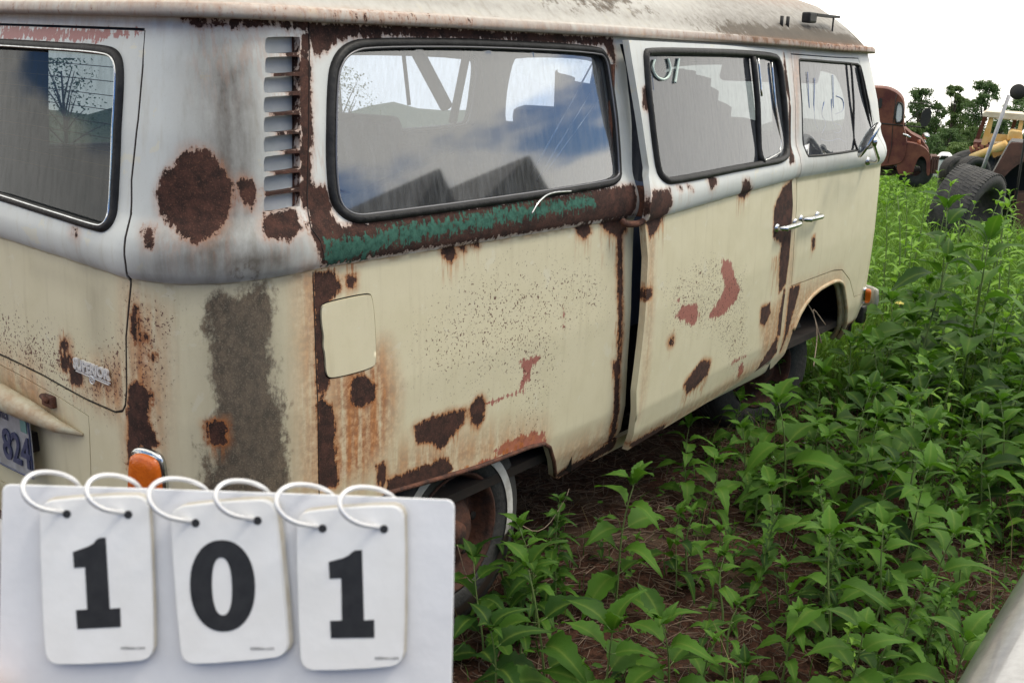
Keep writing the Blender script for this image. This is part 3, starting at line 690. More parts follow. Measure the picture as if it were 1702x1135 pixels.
# seams
b_ = MB(); b_.tube(surfline('513,37 513,200 517,380 532,400 534,447', fbody, o_=-.0002), .0016, 5)
b_.tube(surfline('520,452 525,600 530,812 532,850', fbody, o_=-.0002), .0016, 5); vparent(b_.build('panel_seam', SEAM, None, True))
b_ = MB(); hq = resample([tuple(p) for p in hatch_poly[:14]], .02, False); b_.tube(list(fbody(hq[:, 0]+.003, hq[:, 1]-.0, .004)), .0045, 6); vparent(b_.build('hatch_gap', SEAM, None, True))
# gutter all round: a projecting ledge with an upturned lip
sg = np.r_[np.arange(SMIN, 4.3, .03), np.arange(4.3, SMAX, .06)]; 
def ring(s, w, off): return surf(s, np.full_like(s, w), off)
prof_g = [(1.688, .004), (1.690, -.034), (1.700, -.040), (1.716, -.040), (1.722, -.034), (1.712, -.022), (1.722, .01)]
V = []; 
for (w, o_) in prof_g:
    p = ring(sg, w, o_); V.append(p)
V = np.array(V); k, n = V.shape[:2]; F = [(i*n+j, i*n+(j+1) % n, (i+1)*n+(j+1) % n, (i+1)*n+j) for i in range(k-1) for j in range(n)]
ROOFM = paint_material('weathered_roof_paint', (.60, .59, .54), (.60, .59, .54))
def roof_attrs(o, co):
    n = len(co); A = {k: np.full(n, -.2) for k in ('rust', 'red', 'green')}; A.update({k: np.zeros(n) for k in ('stain', 'grime', 'veil', 'spk', 'drip')}); A['white'] = np.ones(n)
    x, y, z = co[:, 0], co[:, 1], co[:, 2]
    sid = (y < .4)
    A['red'] = np.where(sid, -.05+.045*np.exp(-((x-.2)/.5)**2-((z-1.80)/.06)**2)+.052*np.exp(-((x-2.3)/.9)**2-((z-1.88)/.05)**2), -.05+.06*np.exp(-((z-1.8)/.04)**2))
    A['grime'] = .75*np.exp(-((x-3.2)/.9)**4)*np.exp(-((z-1.735)/.035)**2)+.55*np.exp(-((x-1.7)/.35)**2-((z-1.80)/.035)**2)+.22
    A['veil'] = .55*np.exp(-((x-3.3)/1.0)**4)+.45+.3*np.exp(-((z-1.76)/.03)**2)
    A['stain'] = .35*np.exp(-((x-2.6)/1.6)**4)*np.exp(-((z-1.92)/.04)**2)+.4*np.exp(-((z-1.70)/.014)**2)
    A['rust'] = np.where((z < 1.716), -.013+.006*np.sin(x*3.1)*np.sin(x*1.3), -.05)
    for k, a in A.items(): at = o.data.attributes.new(k, 'FLOAT', 'POINT'); at.data.foreach_set('value', np.asarray(a, np.float32))
o = pymesh('gutter', V.reshape(-1, 3), F, ROOFM, None, True); roof_attrs(o, V.reshape(-1, 3)); vparent(o)
# roof: domed shell from the gutter to the crown
ts = np.r_[0, .015, .04, .08, .13, .2, .3, .45, .65, .85, 1.0]
base = ring(sg, 1.722, .004); cen = np.stack([np.clip(base[:, 0], .62, 3.65), np.full(len(sg), .86), np.zeros(len(sg))], 1)
V = []
for t in ts:
    p = base*(1-t)+cen*t; p[:, 2] = base[:, 2]*(1-t)+1.712*t+.265*(1-(1-t)**3.2)-.02*np.clip((base[:, 0]-3.2)/1., 0, 1)*t
    if t in (.3, .45): p[:, 2] += .006*(np.sin(base[:, 0]*0)+1)*(t == .3)
    V.append(p)
V = np.array(V); k, n = V.shape[:2]; F = [(i*n+j, i*n+(j+1) % n, (i+1)*n+(j+1) % n, (i+1)*n+j) for i in range(k-1) for j in range(n)]
o = pymesh('roof', V.reshape(-1, 3), F, ROOFM, None, True); roof_attrs(o, V.reshape(-1, 3)); vparent(o)
def roofpt(u, v):   # where a line of sight meets the roof shell
    d = ray(u, v); A_ = V.reshape(-1, 3); t = (A_-CP)@d/(d@d); q = CP+t[:, None]*d; e = np.linalg.norm(A_-q, axis=1)+(t < 0)*99
    return A_[np.argmin(e)]
# underside, floor, inner wheel boxes
b_ = MB(); b_.box((2.1, .86, .36), (3.9, 1.60, .03)); b_.box((.95, .86, .55), (1.1, 1.0, .35)); b_.box((2.1, .86, .28), (3.6, .5, .10)); b_.tube([(.2, .5, .26), (.9, .55, .24)], .05, 10)
vparent(b_.build('floor_pan', DARK))
for (x0, x1, z1) in ((.36, 1.46, .52), (2.98, 3.94, .68)):
    for ysg in (0, 1):
        b_ = MB(); ys = (lambda y: y if not ysg else 1.72-y)
        b_.add([(x0, ys(.03), z1), (x1, ys(.03), z1), (x1, ys(.42), z1), (x0, ys(.42), z1), (x0, ys(.42), .28), (x1, ys(.42), .28), (x1, ys(.03), .28), (x0, ys(.03), .28)], [(0, 1, 2, 3), (3, 2, 5, 4), (1, 6, 5, 2), (0, 3, 4, 7)])
        vparent(b_.build('wheel_housing', DARK))
# rear arch lip, front arch lip
b_ = MB(); q = resample(arch_r[1:-1], .02, False); b_.tube(list(fbody(q[:, 0], q[:, 1]+.004, -.004)), .007, 7)
vparent(b_.build('rear_arch_lip', RUSTM, None, True))
LIPM = mat('cream_lip_paint', (.55, .47, .30), .5, col2=(.42, .27, .14), nscale=18)
b_ = MB(); q = resample(np.array(chaikin(farch[1:], 1, False)), .02, False); b_.tube(list(fbody(q[:, 0], q[:, 1], .000)), .010, 8); b_.tube(list(fbody(q[:, 0], q[:, 1]-.004, .03)), .014, 8)
vparent(b_.build('front_arch_lip', LIPM, None, True))
# wheels
TYRE = mat('tyre_rubber', (.020, .021, .023), .75, bump=.4, bscale=60, col2=(.045, .044, .042), nscale=14)
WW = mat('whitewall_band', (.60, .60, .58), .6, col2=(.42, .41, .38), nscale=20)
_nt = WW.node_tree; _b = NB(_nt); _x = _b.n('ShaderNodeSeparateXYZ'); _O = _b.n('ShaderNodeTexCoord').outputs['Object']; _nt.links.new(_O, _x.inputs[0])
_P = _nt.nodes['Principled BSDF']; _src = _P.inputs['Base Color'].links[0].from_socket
_nt.links.new(_b.mix(_b.step(_b.math('MULTIPLY_ADD', _b.noise(_O, 25, 4), .10, _x.outputs['Z']), .20, .26), (.030, .020, .015), _src), _P.inputs['Base Color'])   # lower part blends to dark brown
RIM = mat('rusty_wheel_rim', (.022, .010, .008), .85, col2=(.085, .032, .018), nscale=16, bump=.4, bscale=80)
def wheel(c, side, ww, rz=0):
    ax = np.array([math.sin(rz)*side, -side*math.cos(rz), 0]); w = MB()
    r = .325
    t = [(.185, -.03), (.192, .012), (.215, .022), (.26, .026), (.29, .022), (.312, .008), (.322, -.02), (.325, -.06), (.322, -.12), (.31, -.155), (.28, -.17), (.2, -.165)]
    w.lathe(t, c, ax, 56); ty = vparent(w.build('tyre', TYRE, None, True))
    # tread grooves as shallow ribs
    g = MB()
    for a_ in (-.03, -.06, -.09, -.12): g.lathe([(.3235, a_-.006), (.329, a_-.005), (.329, a_+.005), (.3235, a_+.006)], c, ax, 56)
    sub(g.build('tread', TYRE, None, True), ty)
    if ww:
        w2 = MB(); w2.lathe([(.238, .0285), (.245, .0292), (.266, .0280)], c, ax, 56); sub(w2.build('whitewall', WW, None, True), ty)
    rm = MB(); rm.lathe([(.188, .005), (.194, .016), (.186, .018), (.178, .0), (.172, -.05), (.165, -.055), (.12, -.035), (.10, -.005), (.085, .008), (.045, .006), (.04, .03), (.0, .034)], c, ax, 48)
    for k in range(8):
        a = k*math.pi/4; x = np.array([0, 0, 1.]); y = np.cross(ax, x); p = np.array(c)+ax*(-.036)+.143*(math.cos(a)*x+math.sin(a)*y)
        rm.lathe([(.0, .0), (.014, .0), (.014, .004), (0, .004)], p, ax, 10, 1)
    vparent(rm.build('wheel_rim', [RIM, DARK], None, True))
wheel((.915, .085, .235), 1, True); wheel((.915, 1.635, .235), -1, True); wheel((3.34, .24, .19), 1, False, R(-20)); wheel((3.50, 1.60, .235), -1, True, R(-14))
# front turn lamp and bumper ends
def bumper(x, sgn):
    b = MB(); pts = [(x-sgn*.10, .03, .42), (x-sgn*.05, .05, .42), (x, .16, .42), (x+sgn*.02, .5, .42), (x+sgn*.03, .86, .42), (x+sgn*.02, 1.22, .42), (x, 1.56, .42), (x-sgn*.05, 1.67, .42), (x-sgn*.10, 1.69, .42)]
    P = resample(chaikin(pts, 2, False), .05, False)
    pr = [(-.06, 0), (-.05, .018), (0, .026), (.05, .018), (.06, 0), (.05, -.006), (-.05, -.006)]
    V = []; n = len(P)
    for i in range(n):
        t = P[min(i+1, n-1)]-P[max(i-1, 0)]; t /= np.linalg.norm(t); nn = np.array([t[1], -t[0], 0])*sgn
        for (h, d) in pr: V.append(P[i]+nn*d+np.array([0, 0, h]))
    m = len(pr); F = [(i*m+j, i*m+(j+1) % m, (i+1)*m+(j+1) % m, (i+1)*m+j) for i in range(n-1) for j in range(m)]+[tuple(range(m)), tuple((n-1)*m+j for j in range(m))]
    b.add(V, F); return b
vparent(bumper(4.33, 1).build('front_bumper', mat('dull_white_bumper', (.5, .5, .48), .5, col2=(.35, .33, .30), nscale=9), None, True))
vparent(bumper(-.12, -1).build('rear_bumper', mat('dull_white_bumper_rear', (.5, .5, .48), .5, col2=(.35, .33, .30), nscale=9), None, True))
def surfpatch(px, f, off=None, out_=-.02, step=.01, sh=0.0, n=1, dome=0):
    q = SP(P_(px), off); q = np.array(chaikin(q, n)); return q
# rear amber side marker (rounded, on a chrome base)
def lens(px, name, base_mat, lens_mat, depth=.022, border=.008):
    q = np.array(chaikin(SP(P_(px)), 2)); c = q.mean(0)
    b = MB(); n = len(q)
    rows = [(1.0, 0.004), (1.0, -.010), (.93, -.014)]
    V = []; 
    for k_, o_ in rows: p = c+(q-c)*k_; V += list(fbody(p[:, 0], p[:, 1], o_))
    F = [(r*n+i, r*n+(i+1) % n, (r+1)*n+(i+1) % n, (r+1)*n+i) for r in range(2) for i in range(n)]+[tuple(2*n+i for i in range(n))]
    b.add(V, F); bs = vparent(b.build(name, base_mat, None, True))
    b = MB(); V = []; rows = [(.86, -.012), (.84, -depth), (.74, -depth-.006), (.5, -depth-.009)]
    for k_, o_ in rows: p = c+(q-c)*k_; V += list(fbody(p[:, 0], p[:, 1], o_))
    F = [(r*n+i, r*n+(i+1) % n, (r+1)*n+(i+1) % n, (r+1)*n+i) for r in range(3) for i in range(n)]+[tuple(3*n+i for i in range(n))]
    b.add(V, F); sub(b.build('lens', lens_mat, None, True), bs); return bs
l1 = lens('222,752 228,742 245,742 268,752 276,766 280,800 282,850 270,868 222,866', 'side_marker_lamp', CHROME, AMBER); l1['label'] = 'amber lamp on the rear corner, behind the number sign'
l2 = lens('1434,480 1443,476 1451,482 1449,500 1443,506 1433,500', 'front_turn_lamp', CHROME, AMBER, .03)
b_ = MB(); q = SP(P_('1437,506 1450,502 1450,520 1440,530')); c = fbody(q[:, 0], q[:, 1], -.02).mean(0); b_.box(c+np.array([.03, .02, -.03]), (.06, .04, .09), bev=.012); vparent(b_.build('bumper_end_cap', RUBBER))
# door handles: a chrome grip on two posts
def handle(p0, p1, f, off, name, parent, bow=.034):
    q = SP([p0, p1], off); a = f(q[0:1, 0], q[0:1, 1], 0.0)[0]; c = f(q[1:2, 0], q[1:2, 1], 0.0)[0]; nn = np.array([0, -1, .0]); b = MB()
    t = (c-a); L_ = np.linalg.norm(t); t /= L_
    P = chaikin([a, a+nn*bow*.8+t*.004, a+nn*bow+t*.02, (a+c)/2+nn*bow*1.08, c+nn*bow-t*.02, c+nn*bow*.8-t*.004, c], 2, False)
    b.tube(P, [.009+.003*math.sin(i/(len(P)-1)*math.pi) for i in range(len(P))], 10)
    for e in (a, c): b.lathe([(.0, .012), (.015, .010), (.019, .003), (.019, -.002)], e, nn, 16)
    b.lathe([(0, .02), (.010, .018), (.011, 0)], a+nn*bow*.9+t*.012, nn, 12)
    return sub(b.build(name, CHROME, None, True), parent)
handle((1290, 379), (1320, 370), fdoor, doff, 'handle', slide); handle((1330, 364), (1357, 358), fbody, None, 'handle', fdoorp)
# hinge arm of the sliding door
b_ = MB(); A0 = fbody(np.array([1.22]), np.array([1.135]), -.015)[0]; A1 = fdoor(np.array([1.40]), np.array([1.15]), 0)[0]
u_ = onplane(1034, 366, (0, -.03, 0), (0, 1, 0)); v_ = onplane(1040, 374, (0, -.045, 0), (0, 1, 0)); w_ = onplane(1070, 371, (0, -.06, 0), (0, 1, 0)); x_ = onplane(1076, 350, (0, -.05, 0), (0, 1, 0)); y_ = onplane(1074, 322, (0, -.03, 0), (0, 1, 0))
b_.tube(chaikin([u_, v_, w_, x_, y_], 2, False), .011, 8); b_.box((y_+x_)/2+np.array([.0, .02, .0]), (.03, .05, .10), bev=.006); vparent(b_.build('hinge_arm', RUSTM, None, True))
b_ = MB(); b_.box((1.36, .07, 1.18), (.10, .03, .05)); b_.box((1.37, .06, .95), (.035, .06, .08)); b_.box((1.37, .055, .8), (.03, .05, .05)); b_.tube([(1.62, .05, 1.6), (1.615, .035, 1.25), (1.66, .05, .35)], .010, 6); vparent(b_.build('door_jamb_latch', RUSTM))
# mirror on the front door
MC = onplane(1449, 240, (0, -.16, 0), (0, 1, 0))
b_ = MB(); foot = fbody(np.array([3.52]), np.array([1.20]), -.004)[0]; foot = atdist(1441, 268, np.linalg.norm((fbody(np.array([3.45]), np.array([1.18]), 0)[0]-CP)[:2])-.02)
mh = onplane(1451, 236, foot+np.array([0, -.10, 0]), (0, 1, 0))
b_.tube(chaikin([foot, foot+np.array([.0, -.06, .0]), foot*.5+mh*.5+np.array([.0, -.03, -.0]), mh], 2, False), .008, 8); b_.lathe([(0, .014), (.018, .01), (.022, 0), (.022, -.01)], foot, (0, -1, .1), 16)
b_.lathe([(0, .02), (.02, .016), (.022, -.01), (0, -.015)], mh, (.4, -1, 0), 12)
mir = b_.build('door_mirror', CHROME, None, True); sub(mir, fdoorp)
def disc_mirror(c, ax, rx, rz_, name, m1):
    b = MB(); ax = np.array(ax, float); ax /= np.linalg.norm(ax); x = np.cross(ax, [0, 0, 1]); x /= np.linalg.norm(x); y = np.cross(x, ax); V = []; n = 28
    for (k, o_) in ((0.0, .020), (.6, .016), (.92, .004), (1, -.004), (.96, -.010), (0, -.010)):
        for j in range(n):
            a = 2*math.pi*j/n; V.append(c+ax*o_+k*(rx*np.sign(math.cos(a))*abs(math.cos(a))**.85*x+rz_*np.sign(math.sin(a))*abs(math.sin(a))**.85*y))
    F = [(i*n+j, i*n+(j+1) % n, (i+1)*n+(j+1) % n, (i+1)*n+j) for i in range(5) for j in range(n)]; b.add(V, F); return b.build(name, m1, None, True)
mm = disc_mirror(onplane(1443, 232, foot+np.array([0, -.11, 0]), (0, 1, 0)), (-.53, .76, .45), .045, .088, 'mirror_head', CHROME); sub(mm, fdoorp)
# licence plate, lamp housing, latch, badge on the rear
FONT_CACHE = {}
def text_mesh(t, size=1.0, extr=.0, bold=0.0, sx=1.0):
    cu = bpy.data.curves.new('t', 'FONT'); cu.body = t; cu.size = size; cu.extrude = extr; cu.offset = bold; cu.align_x = 'CENTER'; cu.align_y = 'CENTER'
    ob = bpy.data.objects.new('t', cu); COL.objects.link(ob); bpy.context.view_layer.update()
    me = bpy.data.meshes.new_from_object(ob); bpy.data.objects.remove(ob)
    V = np.array([tuple(v.co) for v in me.vertices]); V[:, 0] *= sx; F = [tuple(p.vertices) for p in me.polygons]; bpy.data.meshes.remove(me); return V, F
def frame_rear(u, v, off=0.0):
    q = SP([(u, v)])[0]; p = fbody(q[0:1], q[1:2], off)[0]; return p
# engine-lid plate: the visible right end at px 5..47, 668..788
pr0 = onplane(48, 690, (-.055, 0, 0), (1, 0, .0)); pr1 = onplane(30, 786, (-.055, 0, 0), (1, 0, 0)); pl0 = onplane(0, 664, (-.055, 0, 0), (1, 0, 0))
PLM = mat('licence_plate_metal', (.40, .42, .46), .35, .3, col2=(.28, .29, .30), nscale=30, bump=.1, bscale=120); NAVY = mat('navy_plate_digits', (.012, .02, .07), .5, col2=(.05, .06, .12), nscale=50)
PH = abs(pr0[2]-pr1[2]); PWD = PH*2.05; pc = np.array([-.055, pr0[1]+PWD/2-.0, (pr0[2]+pr1[2])/2])
b_ = MB(); rr = .012; pl = np.array(chaikin([(-PWD/2+rr, -PH/2), (PWD/2-rr, -PH/2), (PWD/2, -PH/2+rr), (PWD/2, PH/2-rr), (PWD/2-rr, PH/2), (-PWD/2+rr, PH/2), (-PWD/2, PH/2-rr), (-PWD/2, -PH/2+rr)], 1))
toP = lambda x, y, d=0: pc+np.array([-d, -x, y])   # x to the viewer's right
b_.prism([toP(x, y) for x, y in pl], (.0015, 0, 0)); plate = b_.build('licence_plate', PLM); vparent(plate)
b_ = MB(); b_.tube([toP(x*.975, y*.955, .0015) for x, y in pl], .0022, 6, closed=True); sub(b_.build('plate_border', NAVY, None, True), plate)
tv, tf = text_mesh('824', .115, .0015, .002, .82); b_ = MB(); b_.add([toP(v[0]+PWD*.29-.0, v[1]-.022, v[2]+.003) for v in tv], tf); sub(b_.build('plate_digits', NAVY), plate)
tv, tf = text_mesh('Virginia', .036, .0004); b_ = MB(); b_.add([toP(v[0]+.02, v[1]+PH*.34, v[2]+.002) for v in tv], tf); sub(b_.build('plate_state_name', NAVY), plate)
b_ = MB(); b_.box(toP(PWD*.415, PH*.30, .002), (.001, .030, .034)); sub(b_.build('plate_sticker', mat('faded_plate_sticker', (.10, .20, .19), .6)), plate)
b_ = MB(); b_.box(pc+np.array([.03, 0, 0]), (.05, PWD*.8, .05)); vparent(b_.build('plate_bracket', DARK))
# tapered housing above the plate
hp = [frame_rear(*p, -.002) for p in ((139, 722), (110, 703), (70, 676), (30, 650), (2, 634))]
ctr = [hp[0]+np.array([0, 0, 0])]+[p+np.array([-.012-.010*i, 0, -.002*i]) for i, p in enumerate(hp[1:], 1)]
ctr.append(np.array([ctr[-1][0]-.006, .80, ctr[-1][2]])); full = ctr+[np.array([p[0], 1.72-p[1], p[2]]) for p in reversed(ctr)]
b_ = MB(); rad = [.004, .016, .026, .032, .036, .04]; b_.tube(full, rad+rad[::-1], 14)
LIDP = mat('lamp_housing_paint', (.50, .48, .36), .5, col2=(.36, .26, .16), nscale=14, bump=.2, bscale=80); sub(b_.build('plate_lamp_housing', LIDP, None, True), lidp)
lt = frame_rear(84, 660, -.012); b_ = MB(); b_.tube([lt+np.array([-.002, .016, .004]), lt+np.array([-.004, -.014, -.004])], .007, 10); b_.box(lt+np.array([.008, 0, -.008]), (.016, .05, .03), bev=.004); sub(b_.build('lid_latch', RUSTM, None, True), lidp)
# dealer badge: chrome letters over a winged bar
bc = SP([(157, 618)])[0]; bq = fbody(bc[0:1], bc[1:2], -.003)[0]; bq2 = fbody(bc[0:1]+.05, bc[1:2], -.003)[0]; tx = bq2-bq; tx /= np.linalg.norm(tx); ty_ = np.array([.04, 0, 1.]); nb = np.cross(tx, ty_); nb /= np.linalg.norm(nb)
if nb@(CP-bq) < 0: nb = -nb
toB = lambda x, y, d=0: bq+tx*x+ty_*y+nb*d
pw = np.linalg.norm(frame_rear(186, 632)-frame_rear(127, 598)); tv, tf = text_mesh('SUPERIOR', .034, .003, .0012); tw = tv[:, 0].max()-tv[:, 0].min(); tv[:, 0] *= pw/tw
b_ = MB(); b_.add([toB(v[0], v[1]+.008, v[2]+.005) for v in tv], tf)
for yy, wd_ in ((-.009, 1.0), (-.014, .92)): b_.tube([toB(-pw/2*wd_, yy+.003, .003), toB(pw/2*wd_, yy-.001, .003)], .0018, 6)
b_.tube([toB(.009*math.cos(a), -.018+.009*math.sin(a), .004) for a in np.linspace(0, 2*math.pi, 17)[:-1]], .0016, 6, closed=True)
b_.tube([toB(-.005, -.014, .004), toB(-.002, -.022, .004), toB(0, -.016, .004), toB(.002, -.022, .004), toB(.005, -.014, .004)], .001, 5)
sub(b_.build('dealer_badge', mat('bright_badge_metal', (.72, .73, .74), .35, .35)), hatchp)
# vent duct behind the slots
vd = mat('vent_duct_paint', (.50, .52, .52), .6, col2=(.42, .44, .43), nscale=8); q = SP(P_('434,52 506,52 506,366 432,366')); q1 = SP(P_('497,52 512,52 512,366 497,366'))
b_ = MB(); Vq = fbody(q[:, 0], q[:, 1], .026); b_.add(list(Vq), [(0, 1, 2, 3)]); Vq = fbody(q1[:, 0], q1[:, 1], .0245); b_.add(list(Vq), [(0, 1, 2, 3)], 1); vparent(b_.build('vent_duct', [vd, RUSTM]))
# roof fittings: aerial brackets and a clip near the front
b_ = MB(); rp = roofpt(1228, 28); 
rp = rp+np.array([0, -.03, .02]); b_.box(rp+np.array([0, -.02, .012]), (.16, .03, .02), bev=.004); b_.tube([rp+np.array([.0, -.02, .02]), rp+np.array([.02, .02, .10]), rp+np.array([.06, .10, .16])], .010, 8); b_.tube([rp+np.array([-.06, -.02, .02]), rp+np.array([.02, .02, .10])], .003, 6)
vparent(b_.build('roof_bracket', CHROME, None, True))
b_ = MB(); rp = roofpt(960, 2); b_.box(rp+np.array([0, 0, .016]), (.12, .06, .012), Matrix.Rotation(R(20), 3, 'Z'), bev=.004); vparent(b_.build('roof_clip', CHROME))
rp = roofpt(1345, 52)
for dx in (-.28, -.22): b_ = MB(); b_.tube([rp+np.array([dx, 0, -.02]), rp+np.array([dx, 0, .040])], .008, 8); vparent(b_.build('rack_stud', RUBBER, None, True))
b_ = MB(); b_.box(rp+np.array([0, 0, .045]), (.08, .04, .045), bev=.008); vparent(b_.build('rack_clamp', RUBBER))
b_ = MB(); b_.box(rp+np.array([.17, 0, .06]), (.26, .04, .010)); b_.tube([rp+np.array([.27, 0, -.02]), rp+np.array([.27, 0, .06])], .004, 6); vparent(b_.build('rack_arm', RUBBER))
JUNKG = mat('grey_crate_plastic', (.10, .105, .11), .7, col2=(.15, .15, .15), nscale=6)
b_ = MB(); b_.box((1.15, .62, 1.08), (.34, .30, .26), Matrix.Rotation(R(14), 3, 'Z'), bev=.01); vparent(b_.build('stored_box', JUNKG))
b_ = MB(); b_.box((.75, .95, 1.05), (.40, .34, .20), Matrix.Rotation(R(-20), 3, 'Z'), bev=.02); vparent(b_.build('stored_box', mat('brown_cardboard', (.16, .11, .07), .9, col2=(.20, .14, .09), nscale=5)))
b_ = MB(); b_.box((1.50, 1.1, 1.16), (.10, .55, .50), Matrix.Rotation(R(-16), 3, 'Y'), bev=.04); vparent(b_.build('seat_cushion', VINYL, None, auto=40))
# poles inside; thin chrome rods added to stand for aerials mirrored in the glass
yp = lambda u, v, y: onplane(u, v, (0, y, 0), (0, 1, 0))
for pts, r_, m_ in (([(690, 80), (742, 178)], .028, INNER), ([(778, 78), (752, 205)], .018, VINYL), ([(670, 84), (680, 175)], .008, INNER)):
    b_ = MB(); b_.tube([yp(u, v, 1.25) for u, v in pts], r_, 8); vparent(b_.build('interior_pole', m_, None, True))
for pts in ([(992, 92), (884, 290)], [(1008, 110), (893, 300)], [(1012, 140), (905, 290)]):
    b_ = MB(); b_.tube([yp(u, v, .22) for u, v in pts], .003, 6); vparent(b_.build('aerial_reflection_rod', CHROME, None, True))
# interior: seats, wheel, panels
def seat(name, c, w, d, h, hb_, mt, tilt=8):
    b = MB(); b.box((c[0], c[1], c[2]), (d, w, h), bev=.04); Rm = Matrix.Rotation(R(-tilt), 3, 'Y'); b.box((c[0]-d/2-.02, c[1], c[2]+hb_/2+.02), (.12, w, hb_), Rm, bev=.05); vparent(b.build(name, mt, None, auto=40))
seat('front_seat', (3.30, .47, .75), .52, .48, .16, .62, VINYL); seat('front_seat', (3.30, 1.25, .75), .52, .48, .16, .62, VINYL)
seat('rear_bench', (1.75, .95, .70), 1.1, .5, .18, .40, VINYL)
b_ = MB(); b_.box((.62, .86, .90), (.9, 1.42, .06), bev=.01); b_.box((.9, .86, .72), (.04, 1.4, .32)); vparent(b_.build('luggage_deck', VINYL))
b_ = MB(); b_.box((.95, .45, 1.07), (.75, .03, .34), Matrix.Rotation(R(-14), 3, 'Y') @ Matrix.Rotation(R(12), 3, 'X')); b_.box((1.42, .60, 1.10), (.03, .50, .42), Matrix.Rotation(R(14), 3, 'Y')); vparent(b_.build('loose_board', VINYL))
b_ = MB(); b_.box((1.35, .9, 1.20), (.5, .7, .025), Matrix.Rotation(R(-4), 3, 'Y')); vparent(b_.build('loose_table_top', INNER))
b_ = MB(); cst = np.array([3.72, 1.25, 1.12]); axs = np.array([-.45, 0, .9]); axs /= np.linalg.norm(axs); xs_ = np.array([0, 1., 0]); ys_ = np.cross(axs, xs_)
b_.tube([cst+.20*(math.cos(a)*xs_+math.sin(a)*ys_) for a in np.linspace(0, 2*math.pi, 37)[:-1]], .011, 8, closed=True); b_.tube([cst, cst-axs*.5], .02, 8)
for a in (0, 2.1, 4.2): b_.tube([cst-axs*.03, cst+.20*(math.cos(a)*xs_+math.sin(a)*ys_)], .008, 6)
vparent(b_.build('steering_wheel', RUBBER, None, True))
b_ = MB(); b_.box((3.98, .86, .95), (.25, 1.45, .25), bev=.04); vparent(b_.build('dashboard', VINYL, None, auto=40))
b_ = MB()
for k, yy in enumerate(np.linspace(1.52, 1.56, 12)): pass
# sun visor and curtain behind the sliding door window
b_.box((3.62, .45, 1.60), (.05, .5, .14), Matrix.Rotation(R(20), 3, 'Y'), bev=.015); vparent(b_.build('sun_visor', mat('pale_visor_vinyl', (.45, .47, .55), .7)))
b_ = MB(); Vc = []; nx_ = 60
for j in range(2):
    for i in range(nx_): x = 1.62+1.25*i/(nx_-1); Vc.append((x, .26+.022*math.sin(i*1.3)+.01*math.sin(i*.5), .75 if j == 0 else 1.58-.06*math.sin(i*.11)-.16*(i/(nx_-1))**3))
b_.add(Vc, [(i, i+1, nx_+i+1, nx_+i) for i in range(nx_-1)]); vparent(b_.build('curtain', GREYF, None, True))
# heating lines in the rear glass, chalk figures on the glass
b_ = MB()
for k in range(9):
    w = 1.33+k*.031; q = np.array([(s, w) for s in np.linspace(SMIN-.3, hatch_win[:, 0].max()-.025, 14)]); b_.tube(list(fbodyw(q[:, 0], q[:, 1], .0105)), .0009, 4)
sub(b_.build('demister_lines', mat('demister_wire', (.25, .16, .10), .6), None, True), hatchp)
CHALK = mat('chalk_marks', (.62, .74, .66), .9, col2=(.50, .60, .56), nscale=60); BLUEM = mat('blue_marker', (.12, .18, .40), .7)
b_ = MB()
def stroke(px, f, off, r, o_=.004): b_.tube(surfline(chaikin(P_(px), 2, False), f, off, o_=o_), r, 5)
stroke('1130,98 1128,112 1124,138', fdoor, doff, .0050); stroke('1112,98 1117,114 1114,128 1104,134 1092,128 1086,112 1090,100', fdoor, doff, .0045)
sub(b_.build('chalk_number', CHALK, None, True), slide)
b_ = MB()
for px in ('1372,170 1366,190 1376,205 1368,222', '1384,165 1384,200 1392,215', '1392,160 1404,165 1404,185 1390,190', '1366,232 1380,236 1396,230 1406,236', '1388,205 1402,210 1398,222 1388,220', '1344,120 1347,180', '1386,125 1387,180', '1356,130 1354,200 1362,215'): stroke(px, fbody, None, .0016, .005)
sub(b_.build('marker_writing', BLUEM, None, True), fdoorp)
# "100" painted on the far window (reads reversed from here)
b_ = MB(); sx = sleft(.98)
def fstroke(pts): q = np.array(chaikin(pts, 2, False)); b_.tube(list(fbody(q[:, 0], q[:, 1], .002)), .006, 5)
fstroke([(sx-.14, 1.60), (sx-.14, 1.46)])
for c0 in (sx-.05, sx+.05): fstroke([(c0+.035*math.cos(a), 1.53+.06*math.sin(a)) for a in np.linspace(0, 6.3, 12)])
vparent(b_.build('chalk_number', CHALK, None, True))

